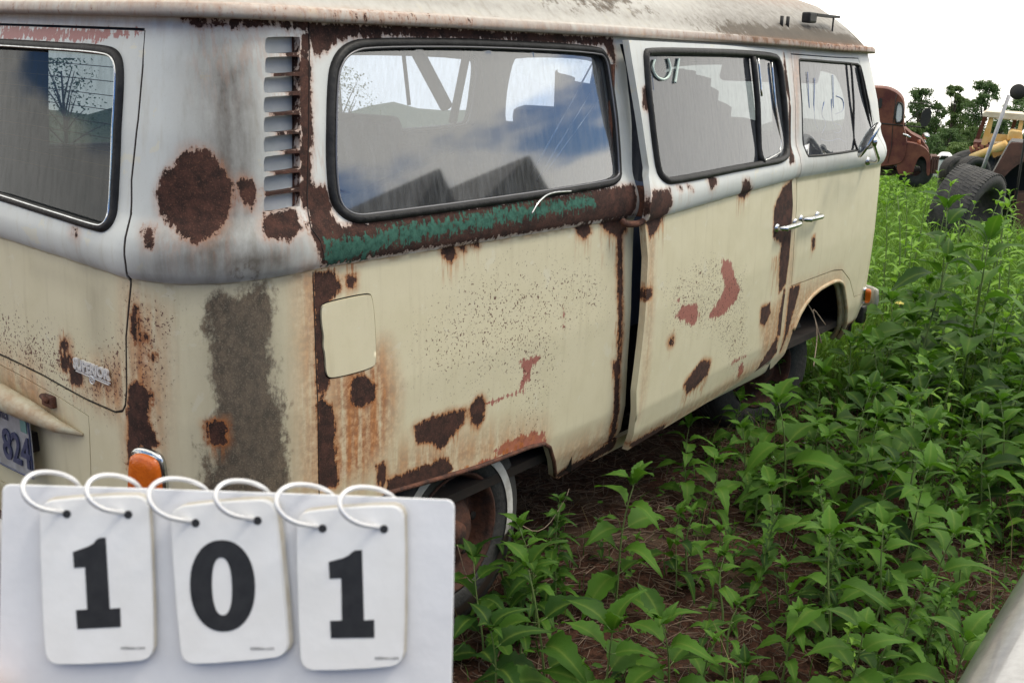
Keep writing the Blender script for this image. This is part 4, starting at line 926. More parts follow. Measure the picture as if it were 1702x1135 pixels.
# ------------------------------------------------------------------ ground
def ground():
    a = np.r_[-400, -200, -100, -60, -35, -20, -12, -8, np.arange(-6, 14, .25), np.arange(14, 40, 1.0), np.arange(40, 100, 5), np.arange(100, 400, 20), np.arange(400, 2600, 150)]
    c = np.r_[-1500, -700, -300, -150, -80, -50, -30, -18, -12, -8, np.arange(-6, 10, .25), np.arange(10, 30, 1.0), np.arange(30, 100, 5), np.arange(100, 400, 20), np.arange(400, 1600, 150)]
    X, Y = np.meshgrid(a, c, indexing='ij'); Z = terrain(X, Y)
    near = np.exp(-((X-3)/9)**2-((Y)/9)**2); Z = Z+near*RNG.uniform(-.006, .006, X.shape)
    V = np.stack([X, Y, Z], -1).reshape(-1, 3); n = len(c); F = [(i*n+j, (i+1)*n+j, (i+1)*n+j+1, i*n+j+1) for i in range(len(a)-1) for j in range(n-1)]
    m = bpy.data.materials.new('red_soil_and_turf'); m.use_nodes = True; nt = m.node_tree; b = NB(nt); P = nt.nodes['Principled BSDF']; O = b.n('ShaderNodeTexCoord').outputs['Object']
    n1 = b.noise(O, 3, 8, .7); n2 = b.noise(O, 40, 6, .7); n3 = b.noise(O, .8, 3)
    soil = b.mix(b.step(n2, .35, .65), (.022, .011, .008), (.075, .036, .024)); soil = b.mix(b.step(n1, .5, .7), soil, (.085, .058, .040))
    x = b.n('ShaderNodeSeparateXYZ'); nt.links.new(O, x.inputs[0])
    far = b.step(b.math('ADD', x.outputs['X'], b.math('MULTIPLY', b.math('SUBTRACT', n1, .5), 3)), 4.5, 8)
    col = b.mix(far, soil, b.mix(n3, (.045, .085, .018), (.10, .17, .035)))
    nt.links.new(col, P.inputs['Base Color']); P.inputs['Roughness'].default_value = .95; P.inputs['Specular IOR Level'].default_value = .1
    bp = b.n('ShaderNodeBump'); bp.inputs['Strength'].default_value = .9; bp.inputs['Distance'].default_value = .02; nt.links.new(n2, bp.inputs['Height']); nt.links.new(bp.outputs['Normal'], P.inputs['Normal'])
    return tag(pymesh('ground', V, F, m, None, True), kind='structure')
ground()

# ------------------------------------------------------------------ plants
LEAF_N = leaf_material('broad_leaf', (.012, .042, .007), (.070, .17, .018), 4)
LEAF_B = leaf_material('pale_leaf', (.040, .115, .014), (.19, .36, .045), 4)
STEM = mat('green_stem', (.07, .13, .03), .6, col2=(.12, .17, .05), nscale=10)
def leaf_verts(Ln, Wd, droop, curl, rng, serr=.10, fold=.35):
    n = 12; V = []; F = []
    for i in range(n+1):
        t = i/n; w = Wd*.5*(math.sin(math.pi*min(1, t*1.0)**.72)**.95)*(1 if i in (0, n) else (1+(serr if i % 2 else -serr)))
        if i == 0: w = Wd*.02
        if i == n: w = 0.0005
        y = Ln*t; z = -droop*Ln*t*t+.12*Ln*math.sin(t*math.pi)*.6
        wob = curl*Wd*math.sin(t*7+rng.random())*.10
        for sgn in (-1, 0, 1):
            V.append((sgn*w, y+(abs(sgn)*-.02*Ln), z+abs(sgn)*(w*fold)+sgn*wob))
    for i in range(n):
        for k in range(2): a = i*3+k; F.append((a, a+1, a+4, a+3))
    return np.array(V), F
def make_weed(height, rng, leafL, n_nodes, opposite=True, density=1.0, lean=.1, width=.46):
    """returns stem MB, leaf V/F"""
    st = MB(); lf = MB(); tones = []
    la = rng.random()*6.28; pts = []
    for i in range(9):
        t = i/8; pts.append(np.array([lean*height*t*t*math.cos(la)+.01*math.sin(t*5+la), lean*height*t*t*math.sin(la)+.01*math.cos(t*4), height*t]))
    r0 = .0035+.005*height
    st.tube(pts, [r0*(1-.65*i/8) for i in range(9)], 6)
    def at(t):
        q = t*8; i = min(7, int(q)); return pts[i]*(1-(q-i))+pts[i+1]*(q-i)
    def add(base, az, el, Ln):
        V, F = leaf_verts(Ln, Ln*width*(.85+.3*rng.random()), .25+.5*rng.random(), 1, rng)
        ce, se = math.cos(el), math.sin(el); ca, sa = math.cos(az), math.sin(az); rl = rng.uniform(-.35, .35)
        cr, sr = math.cos(rl), math.sin(rl)
        x, y, z = V[:, 0], V[:, 1], V[:, 2]; x, z = x*cr-z*sr, x*sr+z*cr
        pet = Ln*.16; y = y+pet
        y2 = y*ce-z*se; z2 = y*se+z*ce
        X = y2*ca-x*sa; Y = y2*sa+x*ca
        lf.add(np.stack([X, Y, z2], 1)+base, F); tones.extend([rng.random()]*len(V))
        st.tube([base, base+np.array([pet*1.1*ce*ca, pet*1.1*ce*sa, pet*1.1*se])], [.0022, .0016], 4)
    az = rng.random()*6.28
    for i in range(n_nodes):
        t = .10+.88*(i/(max(1, n_nodes-1)))**.92; az += (math.pi/2 if opposite else 2.4)+rng.uniform(-.25, .25)
        prof_ = math.sin(math.pi*(.22+.70*t))**.7
        for k in range(2 if opposite else 1):
            if rng.random() > density: continue
            add(at(t), az+k*math.pi+rng.uniform(-.2, .2), rng.uniform(.0, .45)+.75*max(0, t-.72)/.28, leafL*prof_*rng.uniform(.75, 1.1))
    for k in range(3): add(at(1.0), az+k*2.1+.4, rng.uniform(.75, 1.15), leafL*rng.uniform(.40, .62))
    return st, lf, tones
def weed_meshes(name, *a, leafmat=None, **k):
    st, lf, tn = make_weed(*a, **k)
    ms = bpy.data.meshes.new(name+'_stem'); ms.from_pydata(st.V, [], st.F); ms.materials.append(STEM); ms.polygons.foreach_set('use_smooth', [True]*len(ms.polygons))
    ml = bpy.data.meshes.new(name+'_leaves'); ml.from_pydata(lf.V, [], lf.F); ml.materials.append(leafmat or LEAF_N); ml.polygons.foreach_set('use_smooth', [True]*len(ml.polygons))
    at = ml.attributes.new('tone', 'FLOAT', 'POINT'); at.data.foreach_set('value', np.array(tn, np.float32)); at = ml.attributes.new('rib', 'FLOAT', 'POINT'); at.data.foreach_set('value', np.tile([0, 1, 0], len(tn)//3).astype(np.float32)); return ms, ml
rg = random.Random(5)
BIG = [weed_meshes('weed', .55, rg, .25, 6, True, .92, .14, width=.50) for _ in range(6)]
TALL = [weed_meshes('tall_weed', 1.0, rg, .34, 12, False, 1, .10, width=.46) for _ in range(4)]
SMALL = [weed_meshes('small_weed', .26, rg, .10, 5, True, .95, .2) for _ in range(5)]
PALE = [weed_meshes('pale_weed', .55, rg, .14, 9, True, .95, .15, leafmat=LEAF_B) for _ in range(5)]
PALET = [weed_meshes('tall_pale_weed', .95, rg, .16, 14, False, 1, .12, leafmat=LEAF_B, width=.36) for _ in range(4)]
BUSHY = [weed_meshes('bushy_weed', .40, rg, .095, 13, True, 1, .2, leafmat=LEAF_B if k_ == 3 else LEAF_N, width=.52) for k_ in range(4)]
NARROW = [weed_meshes('narrow_weed', .60, rg, .17, 14, False, 1, .15, leafmat=LEAF_B, width=.17) for _ in range(3)]
PLACED = []
def place_weed(kind, pos, rz, sc, label, group=None, parts=True):
    ms, ml = kind
    o = empty('weed_plant', (pos[0], pos[1], float(terrain(pos[0], pos[1]))-.01), rz); o.scale = (sc, sc, sc*rg.uniform(.92, 1.1)); tag(o, label, 'weed', group)
    a = bpy.data.objects.new('stem', ms); COL.objects.link(a); a.parent = o
    b = bpy.data.objects.new('foliage', ml); COL.objects.link(b); b.parent = o
    PLACED.append((pos[0], pos[1])); return o
def hgt(base, topy):
    # height of a plant rooted at base whose top shows at picture row topy
    lo, hi = .02, 2.5
    for _ in range(40):
        mid = (lo+hi)/2; p, _z = proj(base+np.array([0, 0, mid]))
        if p[1] > topy: lo = mid
        else: hi = mid
    return lo
KEY = [
 (835, 1000, 868, SMALL, 'leafy weed right in front of the rear whitewall tyre'),
 (868, 985, 890, SMALL, 'small weed at the right edge of the rear tyre'),
 (852, 1050, 905, BIG, 'broad-leaved weed hiding the lower right of the rear tyre'),
 (800, 1100, 925, BIG, 'weed growing over the foot of the rusty rear wheel'),
 (1640, 700, 480, PALET, 'tall bright weed left of the one at the right edge'),
 (1702, 820, 600, TALL, 'tall broad-leaved weed cut by the right edge, above the silver car'),
 (1625, 880, 690, TALL, 'tall broad-leaved weed a step left of the silver car'),
 (1560, 760, 590, PALET, 'tall pale weed in the middle of the right-hand weeds'),
 (1500, 520, 380, PALET, 'tall bright weed just past the front corner of the van'),
 (1600, 520, 400, PALET, 'tall bright weed left of the foot of the big tyre'),  # base px, top row, kind, label
 (1418, 905, 700, TALL, 'tall thick-stemmed weed with broad leaves, standing alone in the middle of the right-hand foreground'),
 (1495, 985, 760, TALL, 'leaning thick-stemmed weed just right of the tallest foreground weed'),
 (1590, 1010, 838, TALL, 'upright weed with drooping leaves left of the silver car'),
 (1395, 1235, 1012, BIG, 'broad-leaved weed cut by the bottom edge, right of centre'),
 (1550, 1290, 1025, BIG, 'large-leaved weed at the bottom edge beside the silver car'),
 (1275, 950, 800, BIG, 'bushy weed on bare litter below the open sliding door'),
 (1120, 985, 862, BIG, 'low leafy weed in the litter right of the rear wheel'),
 (1000, 930, 862, SMALL, 'small weed sprouting in the litter nearest the rear wheel'),
 (860, 1010, 905, SMALL, 'small leafy weed in front of the rear tyre'),
 (905, 1180, 950, BIG, 'broad-leaved weed beside the right edge of the number sign'),
 (1000, 1260, 1010, BIG, 'second broad-leaved weed right of the number sign, at the bottom edge'),
 (820, 1230, 1000, BIG, 'dense weed tucked against the lower right corner of the number sign'),
 (1110, 1230, 1000, BIG, 'weed with one upright pointed leaf at the bottom centre'),
 (1655, 560, 325, PALET, 'tall bright weed in front of the big standing tyre'),
 (1690, 640, 440, PALET, 'bright tall weed at the right edge below the big tyre'),
 (1345, 670, 622, BIG, 'leafy weed growing up at the front wheel arch'),
 (1300, 690, 590, BIG, 'dark leafy weed against the front corner of the sliding door'),
 (1215, 770, 655, BIG, 'leafy weed hard against the sill of the sliding door'),
 (1135, 830, 715, BIG, 'leafy weed below the rear edge of the sliding door'),
 (1180, 880, 745, BIG, 'leafy weed a step out from the sliding door'),
 (1240, 830, 700, BIG, 'broad-leaved weed in the row out from the sliding door'),
 (1330, 830, 690, BIG, 'broad-leaved weed with pale top leaves left of the tallest foreground weed'),
 (1430, 640, 545, SMALL, 'small weed beneath the front corner of the van'),
 (1540, 640, 520, PALE, 'bright weed with upright top leaves, out from the front bumper'),
]
for (bx, by, ty, K, lab) in KEY:
    g = GR(bx, by); h = hgt(g, ty); k = rg.choice(K); nominal = {id(TALL): 1.0, id(BIG): .55, id(SMALL): .26, id(PALE): .55, id(PALET): .95}[id(K)]
    place_weed(k, g, rg.random()*6.28, h/(nominal*1.06), lab)
def okpos(x, y):
    if -.3 < x < 4.55 and y > -.10: return False
    if y < -1.15 and x < 2.6: return False
    if (x-CP[0])**2+(y-CP[1])**2 < 1.5: return False
    return True
def scatter(n, xr, yr, kinds, sc, label, group, dmin, dens=None):
    c = 0; tries = 0
    while c < n and tries < n*80:
        tries += 1; x = rg.uniform(*xr); y = rg.uniform(*yr)
        if not okpos(x, y): continue
        p, z = proj(np.array([x, y, float(terrain(x, y))+.15]))
        if z < .3 or not (-120 < p[0] < W+180 and -50 < p[1] < H+260): continue
        if dens and rg.random() > dens(x, y, p): continue
        if any((x-a)**2+(y-b)**2 < dmin*dmin for a, b in PLACED): continue
        place_weed(rg.choice(kinds), (x, y), rg.random()*6.28, rg.uniform(*sc), label, group); c += 1
    print(group, c)
bare = lambda x, y, p: .04 if (900 < p[0] < 1360 and p[1] > 830) else (.5 if p[0] < 1250 else 1)
for (x, y, h_, l_) in ((1.02, -.17, .26, 'weed in front of the lower right of the rear wheel'), (.92, -.20, .24, 'weed in front of the middle of the rusty rear wheel'), (1.16, -.13, .24, 'weed just right of the rear whitewall'), (1.26, -.06, .20, 'small weed beside the tread of the rear tyre')):
    place_weed(rg.choice(SMALL+BUSHY), (x, y), rg.random()*6.28, h_/.27, l_)
scatter(38, (1.0, 3.2), (-1.3, -.12), BIG+BUSHY, (.5, .95), 'one of the leafy green weeds in the shaded foreground', 'weeds in the shaded foreground', .14, bare)
scatter(34, (.7, 3.4), (-1.3, .0), SMALL, (.5, 1.0), 'one of the small weed seedlings among the foreground litter', 'seedlings in the foreground litter', .08)
scatter(72, (3.0, 5.2), (-1.8, .1), BIG+BIG+PALE[:2]+BUSHY[:2]+TALL, (.50, .95), 'one of the mid green weeds out from the front wheel', 'weeds out from the front of the van', .13)
scatter(58, (4.6, 9.5), (-2.0, 4.0), PALE+PALET[:2]+NARROW+BUSHY, (.42, .80), 'one of the bright green weeds in the meadow just past the front of the van', 'bright weeds past the front of the van', .22)
scatter(34, (5.2, 9.0), (-2.2, .9), PALET, (.60, .95), 'one of the tall bright weeds around the big standing tyre', 'tall bright weeds around the tyre', .28)
for k_ in range(30):
    p_ = atdist(1462+k_*3.6+rg.uniform(-4, 4), 280, rg.uniform(15.5, 18.5)); place_weed(rg.choice(BUSHY+PALE), p_, rg.random()*6.28, rg.uniform(.8, 1.25), 'one of the bushy weeds hiding the foot of the rusty truck', 'weeds at the foot of the truck')
scatter(50, (9, 26), (-2, 16), PALE+PALET, (.5, 1.0), 'one of the far weeds between the tyre and the rusty truck', 'far weeds before the truck', .40)

# grass, low cover and straw litter: uncountable, one object each
def blades(name, n, gen, mat_, hmin, hmax, wid, bend=.5, label=None):
    X = gen(n); n = len(X); z = terrain(X[:, 0], X[:, 1])-.005; az = RNG.uniform(0, 6.28, n); h = RNG.uniform(hmin, hmax, n)*X[:, 2]; w = wid*X[:, 2]
    la = RNG.uniform(0, 6.28, n); ln = h*RNG.uniform(.1, bend, n); dx, dy = np.cos(az)*w, np.sin(az)*w; lx, ly = np.cos(la)*ln, np.sin(la)*ln
    V = np.empty((n, 5, 3)); V[:, 0] = np.stack([X[:, 0]-dx, X[:, 1]-dy, z], 1); V[:, 1] = np.stack([X[:, 0]+dx, X[:, 1]+dy, z], 1)
    V[:, 2] = np.stack([X[:, 0]+dx*.8+lx*.3, X[:, 1]+dy*.8+ly*.3, z+h*.6], 1); V[:, 3] = np.stack([X[:, 0]-dx*.8+lx*.3, X[:, 1]-dy*.8+ly*.3, z+h*.6], 1); V[:, 4] = np.stack([X[:, 0]+lx, X[:, 1]+ly, z+h], 1)
    b = np.arange(n)*5; me = bpy.data.meshes.new(name); me.vertices.add(n*5); me.vertices.foreach_set('co', V.reshape(-1))
    loops = np.stack([b, b+1, b+2, b+3, b+3, b+2, b+4], 1).reshape(-1); me.loops.add(len(loops)); me.loops.foreach_set('vertex_index', loops)
    me.polygons.add(n*2); st = np.stack([np.arange(n)*7, np.arange(n)*7+4], 1).reshape(-1); me.polygons.foreach_set('loop_start', st); me.polygons.foreach_set('loop_total', np.tile([4, 3], n))
    me.update(); me.validate(); at = me.attributes.new('tone', 'FLOAT', 'POINT'); at.data.foreach_set('value', np.repeat(RNG.rand(n), 5).astype(np.float32))
    return tag(link(name, me, mat_), label, 'grass', kind='stuff')
def gen_near(n):
    P = np.stack([RNG.uniform(.3, 6, n), RNG.uniform(-2.2, 1.2, n), np.ones(n)], 1); m = ~((P[:, 0] > .2) & (P[:, 0] < 4.45) & (P[:, 1] > .25))
    d = np.clip((P[:, 0]-2.2)/2.5, .05, 1)+.25*(P[:, 1] < -1.1); return P[m & (RNG.rand(n) < d)]
def gen_far(n):
    r = np.exp(RNG.uniform(math.log(5.5), math.log(48), n)); a = RNG.uniform(R(2), R(52), n); P = np.stack([CP[0]+r*np.cos(a), CP[1]+r*np.sin(a), .8+r/14], 1); return P
GRM = leaf_material('meadow_grass', (.05, .12, .02), (.15, .26, .045), .8, .3); GRN = leaf_material('shaded_grass', (.025, .065, .014), (.07, .15, .03), 2, .3)
blades('grass', 26000, gen_near, GRN, .03, .16, .0028, .9, 'low dark grass between the weeds beside the van')
blades('meadow_grass', 60000, gen_far, GRM, .08, .24, .006, .8, 'bright meadow grass beyond the van')
def leaflets(name, n, gen, mat_, size, label):
    X = gen(n); n = len(X); z = terrain(X[:, 0], X[:, 1]); q = RNG.uniform(0, 1, n); az = RNG.uniform(0, 6.28, n); el = RNG.uniform(-.3, .9, n); L_ = size*RNG.uniform(.5, 1.2, n)*X[:, 2]; hh = z+.01+X[:, 2]*size*RNG.uniform(0, 3.0, n)
    d = np.stack([np.cos(az)*np.cos(el), np.sin(az)*np.cos(el), np.sin(el)], 1); s_ = np.stack([-np.sin(az), np.cos(az), RNG.uniform(-.4, .4, n)], 1); c = np.stack([X[:, 0], X[:, 1], hh], 1)
    V = np.empty((n, 6, 3)); V[:, 0] = c; V[:, 1] = c+d*L_[:, None]*.35+s_*L_[:, None]*.28; V[:, 2] = c+d*L_[:, None]*.75+s_*L_[:, None]*.20; V[:, 3] = c+d*L_[:, None]; V[:, 4] = c+d*L_[:, None]*.75-s_*L_[:, None]*.20; V[:, 5] = c+d*L_[:, None]*.35-s_*L_[:, None]*.28
    V[:, 3, 2] -= L_*.2
    me = bpy.data.meshes.new(name); me.vertices.add(n*6); me.vertices.foreach_set('co', V.reshape(-1)); me.loops.add(n*6); me.loops.foreach_set('vertex_index', np.arange(n*6)); me.polygons.add(n)
    me.polygons.foreach_set('loop_start', np.arange(n)*6); me.polygons.foreach_set('loop_total', np.full(n, 6)); me.update(); me.validate()
    at = me.attributes.new('tone', 'FLOAT', 'POINT'); at.data.foreach_set('value', np.repeat(RNG.rand(n), 6).astype(np.float32)); return tag(link(name, me, mat_), label, 'ground cover', kind='stuff')
leaflets('ground_cover', 30000, gen_near, LEAF_N, .034, 'low broad-leaved ground cover under the weeds')
leaflets('meadow_cover', 26000, gen_far, LEAF_B, .05, 'leafy undergrowth of the meadow')
def litter(n):
    x = RNG.uniform(.2, 5.2, n); y = RNG.uniform(-2.0, .9, n); z = terrain(x, y)+RNG.uniform(.001, .022, n); az = RNG.uniform(0, 6.28, n); L_ = RNG.uniform(.03, .13, n); r = RNG.uniform(.0007, .0018, n)
    d = np.stack([np.cos(az), np.sin(az), RNG.uniform(-.12, .25, n)], 1); s_ = np.stack([-np.sin(az), np.cos(az), np.zeros(n)], 1); u_ = np.array([0, 0, 1.]); c = np.stack([x, y, z], 1); bend = RNG.uniform(-.15, .15, n)
    V = np.empty((n, 9, 3))
    for k, t in enumerate((-.5, 0, .5)):
        p = c+d*(L_*t)[:, None]+s_*((L_*bend)*(t == 0))[:, None]
        V[:, k*3] = p+s_*r[:, None]; V[:, k*3+1] = p-s_*r[:, None]; V[:, k*3+2] = p+u_*(r*1.6)[:, None]
    fs = [(0, 1, 4, 3), (1, 2, 5, 4), (2, 0, 3, 5), (3, 4, 7, 6), (4, 5, 8, 7), (5, 3, 6, 8)]; b = np.arange(n)*9
    loops = np.concatenate([np.stack([b+i for i in f], 1)[:, None] for f in fs], 1).reshape(-1); me = bpy.data.meshes.new('straw_litter'); me.vertices.add(n*9); me.vertices.foreach_set('co', V.reshape(-1)); me.loops.add(len(loops)); me.loops.foreach_set('vertex_index', loops)
    me.polygons.add(n*6); me.polygons.foreach_set('loop_start', np.arange(n*6)*4); me.polygons.foreach_set('loop_total', np.full(n*6, 4)); me.update(); me.validate(); at = me.attributes.new('tone', 'FLOAT', 'POINT'); at.data.foreach_set('value', np.repeat(RNG.rand(n), 9).astype(np.float32))
    m = bpy.data.materials.new('dry_straw'); m.use_nodes = True; nt = m.node_tree; b_ = NB(nt); P = nt.nodes['Principled BSDF']; nt.links.new(b_.mix(b_.attr('tone'), (.030, .017, .012), (.16, .11, .075)), P.inputs['Base Color']); P.inputs['Roughness'].default_value = .8
    return tag(link('straw_litter', me, m), 'dry brown straw and stalks lying on the red soil', 'litter', kind='stuff')
litter(16000)
STR = leaf_material('dead_grass', (.16, .11, .06), (.34, .26, .15), 2, .2)
blades('dead_grass', 1500, gen_near, STR, .10, .34, .0014, 1.0, 'scattered dry grass stalks between the weeds')
# bare dead stems and vines by the rear wheel and in the front arch
def vine(pts, r, label, col):
    b = MB(); b.tube(chaikin(pts, 2, False), r, 5); tag(b.build('dead_stem', col, None, True), label, 'dead stem')
TW = mat('dry_twig', (.22, .16, .11), .8, col2=(.34, .27, .20), nscale=20)
pz = lambda u, v, y=-.06: onplane(u, v, (0, y, 0), (0, 1, 0))
vine([pz(858, 868), pz(900, 890, -.1), pz(940, 830, -.12), pz(946, 812, -.12)], .0012, 'thin pale dead stem curling on the ground right of the rear tyre', TW)
vine([pz(760, 905), pz(775, 960), pz(785, 968)], .0014, 'thin dead stem crossing the rusty rear wheel', TW)
vine([pz(1365, 570, .02), pz(1352, 520, .05), pz(1338, 498, .06)], .003, 'dry vine hanging at the front wheel arch', TW)
vine([pz(1352, 610, -.02), pz(1360, 550, .02), pz(1347, 505, .06), pz(1372, 540, .02)], .003, 'second dry vine arching out of the front wheel arch', TW)
for (u, v, L_) in ((1295, 708, 'small white wildflower under the sliding door'), (1337, 735, 'small white wildflower left of the tallest foreground weed'), (1288, 760, 'lowest of the small white wildflowers by the sliding door')):
    g = GR(u, v+18); b = MB(); top = onplane(u, v, g, (0, 1, 0)); b.tube([g, (g+top)/2+np.array([.005, 0, 0]), top], .0012, 5)
    for k in range(7):
        a = k*.9; c = top+np.array([.007*math.cos(a), .007*math.sin(a), .001]); b.lathe([(0, .003), (.004, .001), (.0045, -.001), (0, -.002)], c, (0.1*math.cos(a), .1*math.sin(a), 1), 6, 1)
    f = MB(); tag(b.build('wildflower', [STEM, mat('white_petals', (.75, .75, .70), .7)]), L_, 'wildflower')
g = GR(1497, 545); b = MB(); top = onplane(1496, 502, g, (0, 1, 0)); b.tube([g, (g+top)/2+np.array([.01, 0, 0]), top], .002, 5)
for k in range(6): a = k*1.05; c = top+np.array([.018*math.cos(a), .018*math.sin(a), -.004]); b.lathe([(0, .004), (.014, .002), (.015, -.001), (0, -.003)], c, (.6*math.cos(a), .6*math.sin(a), 1), 8, 1)
tag(b.build('wildflower', [STEM, mat('yellow_petals', (.60, .52, .12), .7)]), 'pale yellow wildflower in the grass out from the front bumper', 'wildflower')

# ------------------------------------------------------------------ number sign held up in front of the van
SD = .45
def sg_(u, v, d=0.0):    # point on the plane of the sign (d: metres nearer the camera)
    r_ = ray(u, v); c0 = CP+ray(380, 960)*SD; n_ = FW+.03*RT; n_ = n_/np.linalg.norm(n_); return CP+r_*((((c0-CP)@n_)-d)/(r_@n_))
SIGN = tag(empty('number_sign', tuple(sg_(380, 1100))), 'white board with three ring-bound flip cards showing 101, held up in the foreground', 'number sign')
def sparent(o, p=None):
    if p is None: o.parent = SIGN; o.matrix_parent_inverse = Matrix.Translation(-Vector(tuple(sg_(380, 1100))))
    else: o.parent = p; o.matrix_parent_inverse = Matrix.Identity(4)
    return o
PLAST = mat('white_plastic_board', (.76, .765, .785), .42, col2=(.71, .715, .735), nscale=25, bump=.04, bscale=120); CARD = mat('laminated_card', (.82, .82, .815), .33, col2=(.77, .765, .75), nscale=22, bump=.03, bscale=160)
EDGE = mat('worn_card_edge', (.52, .47, .38), .6, col2=(.62, .58, .50), nscale=60); INK = mat('black_ink', (.012, .012, .013), .5, col2=(.022, .022, .023), nscale=160)
nrm_s = FW+.03*RT; nrm_s = nrm_s/np.linalg.norm(nrm_s)
def slab(name, poly, front, thick, m, parent=None, ch=2, bev=.0006):
    q = chaikin([np.array(p, float) for p in poly], ch); b = MB(); cx = np.mean(q, 0)
    rows = [(1, -bev), (1-.004, 0.0)]; V = [sg_(*p, front-bev) for p in q]+[sg_(*(cx+(p-cx)*.995), front) for p in q]+[sg_(*p, front-thick) for p in q]; n = len(q)
    F = [(i, (i+1) % n, n+(i+1) % n, n+i) for i in range(n)]+[tuple(range(n, 2*n))]+[(i, 2*n+i, 2*n+(i+1) % n, (i+1) % n) for i in range(n)]+[tuple(range(2*n, 3*n))[::-1]]
    b.add(V, F); return sparent(b.build(name, m, None), parent)
def rpx(pts, r=18):   # cut corners for rounding
    pts = [np.array(p, float) for p in pts]; out_ = []
    for i, p in enumerate(pts):
        a = pts[i-1]; c = pts[(i+1) % len(pts)]; out_ += [p+(a-p)/np.linalg.norm(a-p)*r, p+(a-p)/np.linalg.norm(a-p)*r*.25+(c-p)/np.linalg.norm(c-p)*r*.25, p+(c-p)/np.linalg.norm(c-p)*r]
    return out_
slab('board', rpx([(3, 803), (757, 829), (747, 1330), (-6, 1320)], 16), 0, .003, PLAST, ch=1)
cards = [([(64, 832), (247, 822), (257, 1098), (75, 1106)], (38, 30)), ([(281, 842), (456, 828), (481, 1092), (301, 1106)], (30, 30)), ([(491, 850), (672, 838), (671, 1108), (499, 1116)], (30, 30))]
for ci, (c, _) in enumerate(cards):
    for k in (3, 2, 1):
        off = np.array([k*2.0+(1.5 if ci == 1 else 0)*k, -k*2.2]); slab('spare_card', rpx([np.array(p)+off for p in c], 26), .0042-.0008*k+.0004, .0005, EDGE if k > 1 else CARD, ch=1)
    cd = slab('number_card', rpx(c, 26), .0048, .0006, CARD, ch=1); cards[ci] = (c, cd)
def zz(t): return [(float(a)/2.182, 760+float(b)/2.182) for a, b in (q.split(',') for q in t.split())]
one_a = zz('383,290 362,291 350,297 338,312 320,322 295,331 264,342 268,400 308,398 316,550 275,553 280,622 438,614 436,545 398,548')
one_b = zz('1313,335 1290,336 1277,342 1264,355 1245,364 1222,370 1192,378 1195,440 1237,438 1240,590 1197,592 1200,655 1358,653 1357,588 1320,590')
for pts, cd in ((one_a, cards[0][1]), (one_b, cards[2][1])):
    b = MB(); b.prism([sg_(u, v, .0050) for u, v in pts], nrm_s*.0001); sparent(b.build('digit', INK), cd)
b = MB(); n = 48; O_ = []; I_ = []
for k in range(n):
    a = 2*math.pi*k/n; ca, sa = math.cos(a), math.sin(a); e = .92
    x, y = 118*np.sign(ca)*abs(ca)**e, 166*np.sign(sa)*abs(sa)**e; O_.append(sg_((807+x+y*.02)/2.182, 760+(465+y)/2.182, .0050))
    x, y = 36*np.sign(ca)*abs(ca)**.85, 104*np.sign(sa)*abs(sa)**.85; I_.append(sg_((805+x+y*.03)/2.182, 760+(467+y)/2.182, .0050))
b.add(O_+I_, [(k, (k+1) % n, n+(k+1) % n, n+k) for k in range(n)]); sparent(b.build('digit', INK), cards[1][1])
for (u, v), cd in (((221, 1076), cards[0][1]), ((436, 1077), cards[1][1]), ((643, 1093), cards[2][1])):
    tv, tf = text_mesh('tabbies.com', 1.0); w_ = tv[:, 0].max()-tv[:, 0].min(); b = MB(); b.add([sg_(u+p[0]/w_*40, v-p[1]/w_*40, .0050) for p in tv], tf); sparent(b.build('small_print', INK), cd)
HOLES = [(107, 852), (209, 853), (321, 867), (424, 863), (532, 876), (634, 877)]
WIRE = mat('white_coated_ring', (.70, .70, .70), .22, .35, col2=(.62, .62, .63), nscale=40)
tmpl = [(0, 0, .0035), (-14, -2, .0075), (-38, -6, .013), (-60, -18, .016), (-71, -37, .016), (-66, -56, .013), (-48, -67, .009), (-22, -68, .003), (4, -62, -.003), (22, -50, -.007), (30, -30, -.010), (26, -12, -.010), (14, -2, -.006)]
for i, (hx, hy) in enumerate(HOLES):
    k = (1.0, .94, 1.06, .95, 1.05, 1.0)[i]; b = MB(); P = chaikin([sg_(hx+x*k, hy+y*k, d*1.0) for x, y, d in tmpl], 2); b.tube(P, .00105, 8, closed=True); sparent(b.build('binder_ring', WIRE, None, True))
    b = MB(); b.lathe([(0, 0), (.0018, 0)], sg_(hx+4, hy+2, .0050), -nrm_s, 14); sparent(b.build('punched_hole', INK), cards[i//2][1])

# hand gripping the board at its lower left
def skin_mat():
    m = mat('skin', (.55, .30, .22), .5, col2=(.62, .36, .27), nscale=60, bump=.15, bscale=300); P = m.node_tree.nodes['Principled BSDF']; P.inputs['Subsurface Weight'].default_value = .15; P.inputs['Subsurface Scale'].default_value = .01; return m
SKIN = skin_mat()
def skinned(name, chains, m, parent=None, lv=2):
    bm = bmesh.new(); lay = bm.verts.layers.skin.verify(); first = None; nodes = {}
    for ch in chains:
        prev = None
        for key, p, r in ch:
            if key in nodes: v = nodes[key]
            else:
                v = bm.verts.new(tuple(p)); v[lay].radius = (r, r); v[lay].use_root = first is None; first = first or v; nodes[key] = v
            if prev is not None and prev is not v: bm.edges.new((prev, v))
            prev = v
    me = bpy.data.meshes.new(name); bm.to_mesh(me); bm.free(); o = link(name, me, m, parent); mo = o.modifiers.new('skin', 'SKIN'); mo.use_smooth_shade = True; s_ = o.modifiers.new('sub', 'SUBSURF'); s_.levels = lv; s_.render_levels = lv
    dg = bpy.context.evaluated_depsgraph_get(); me2 = bpy.data.meshes.new_from_object(o.evaluated_get(dg)); o.modifiers.clear(); o.data = me2
    me2.polygons.foreach_set('use_smooth', [True]*len(me2.polygons)); return o
S_ = lambda u, v, d: sg_(u, v, d)
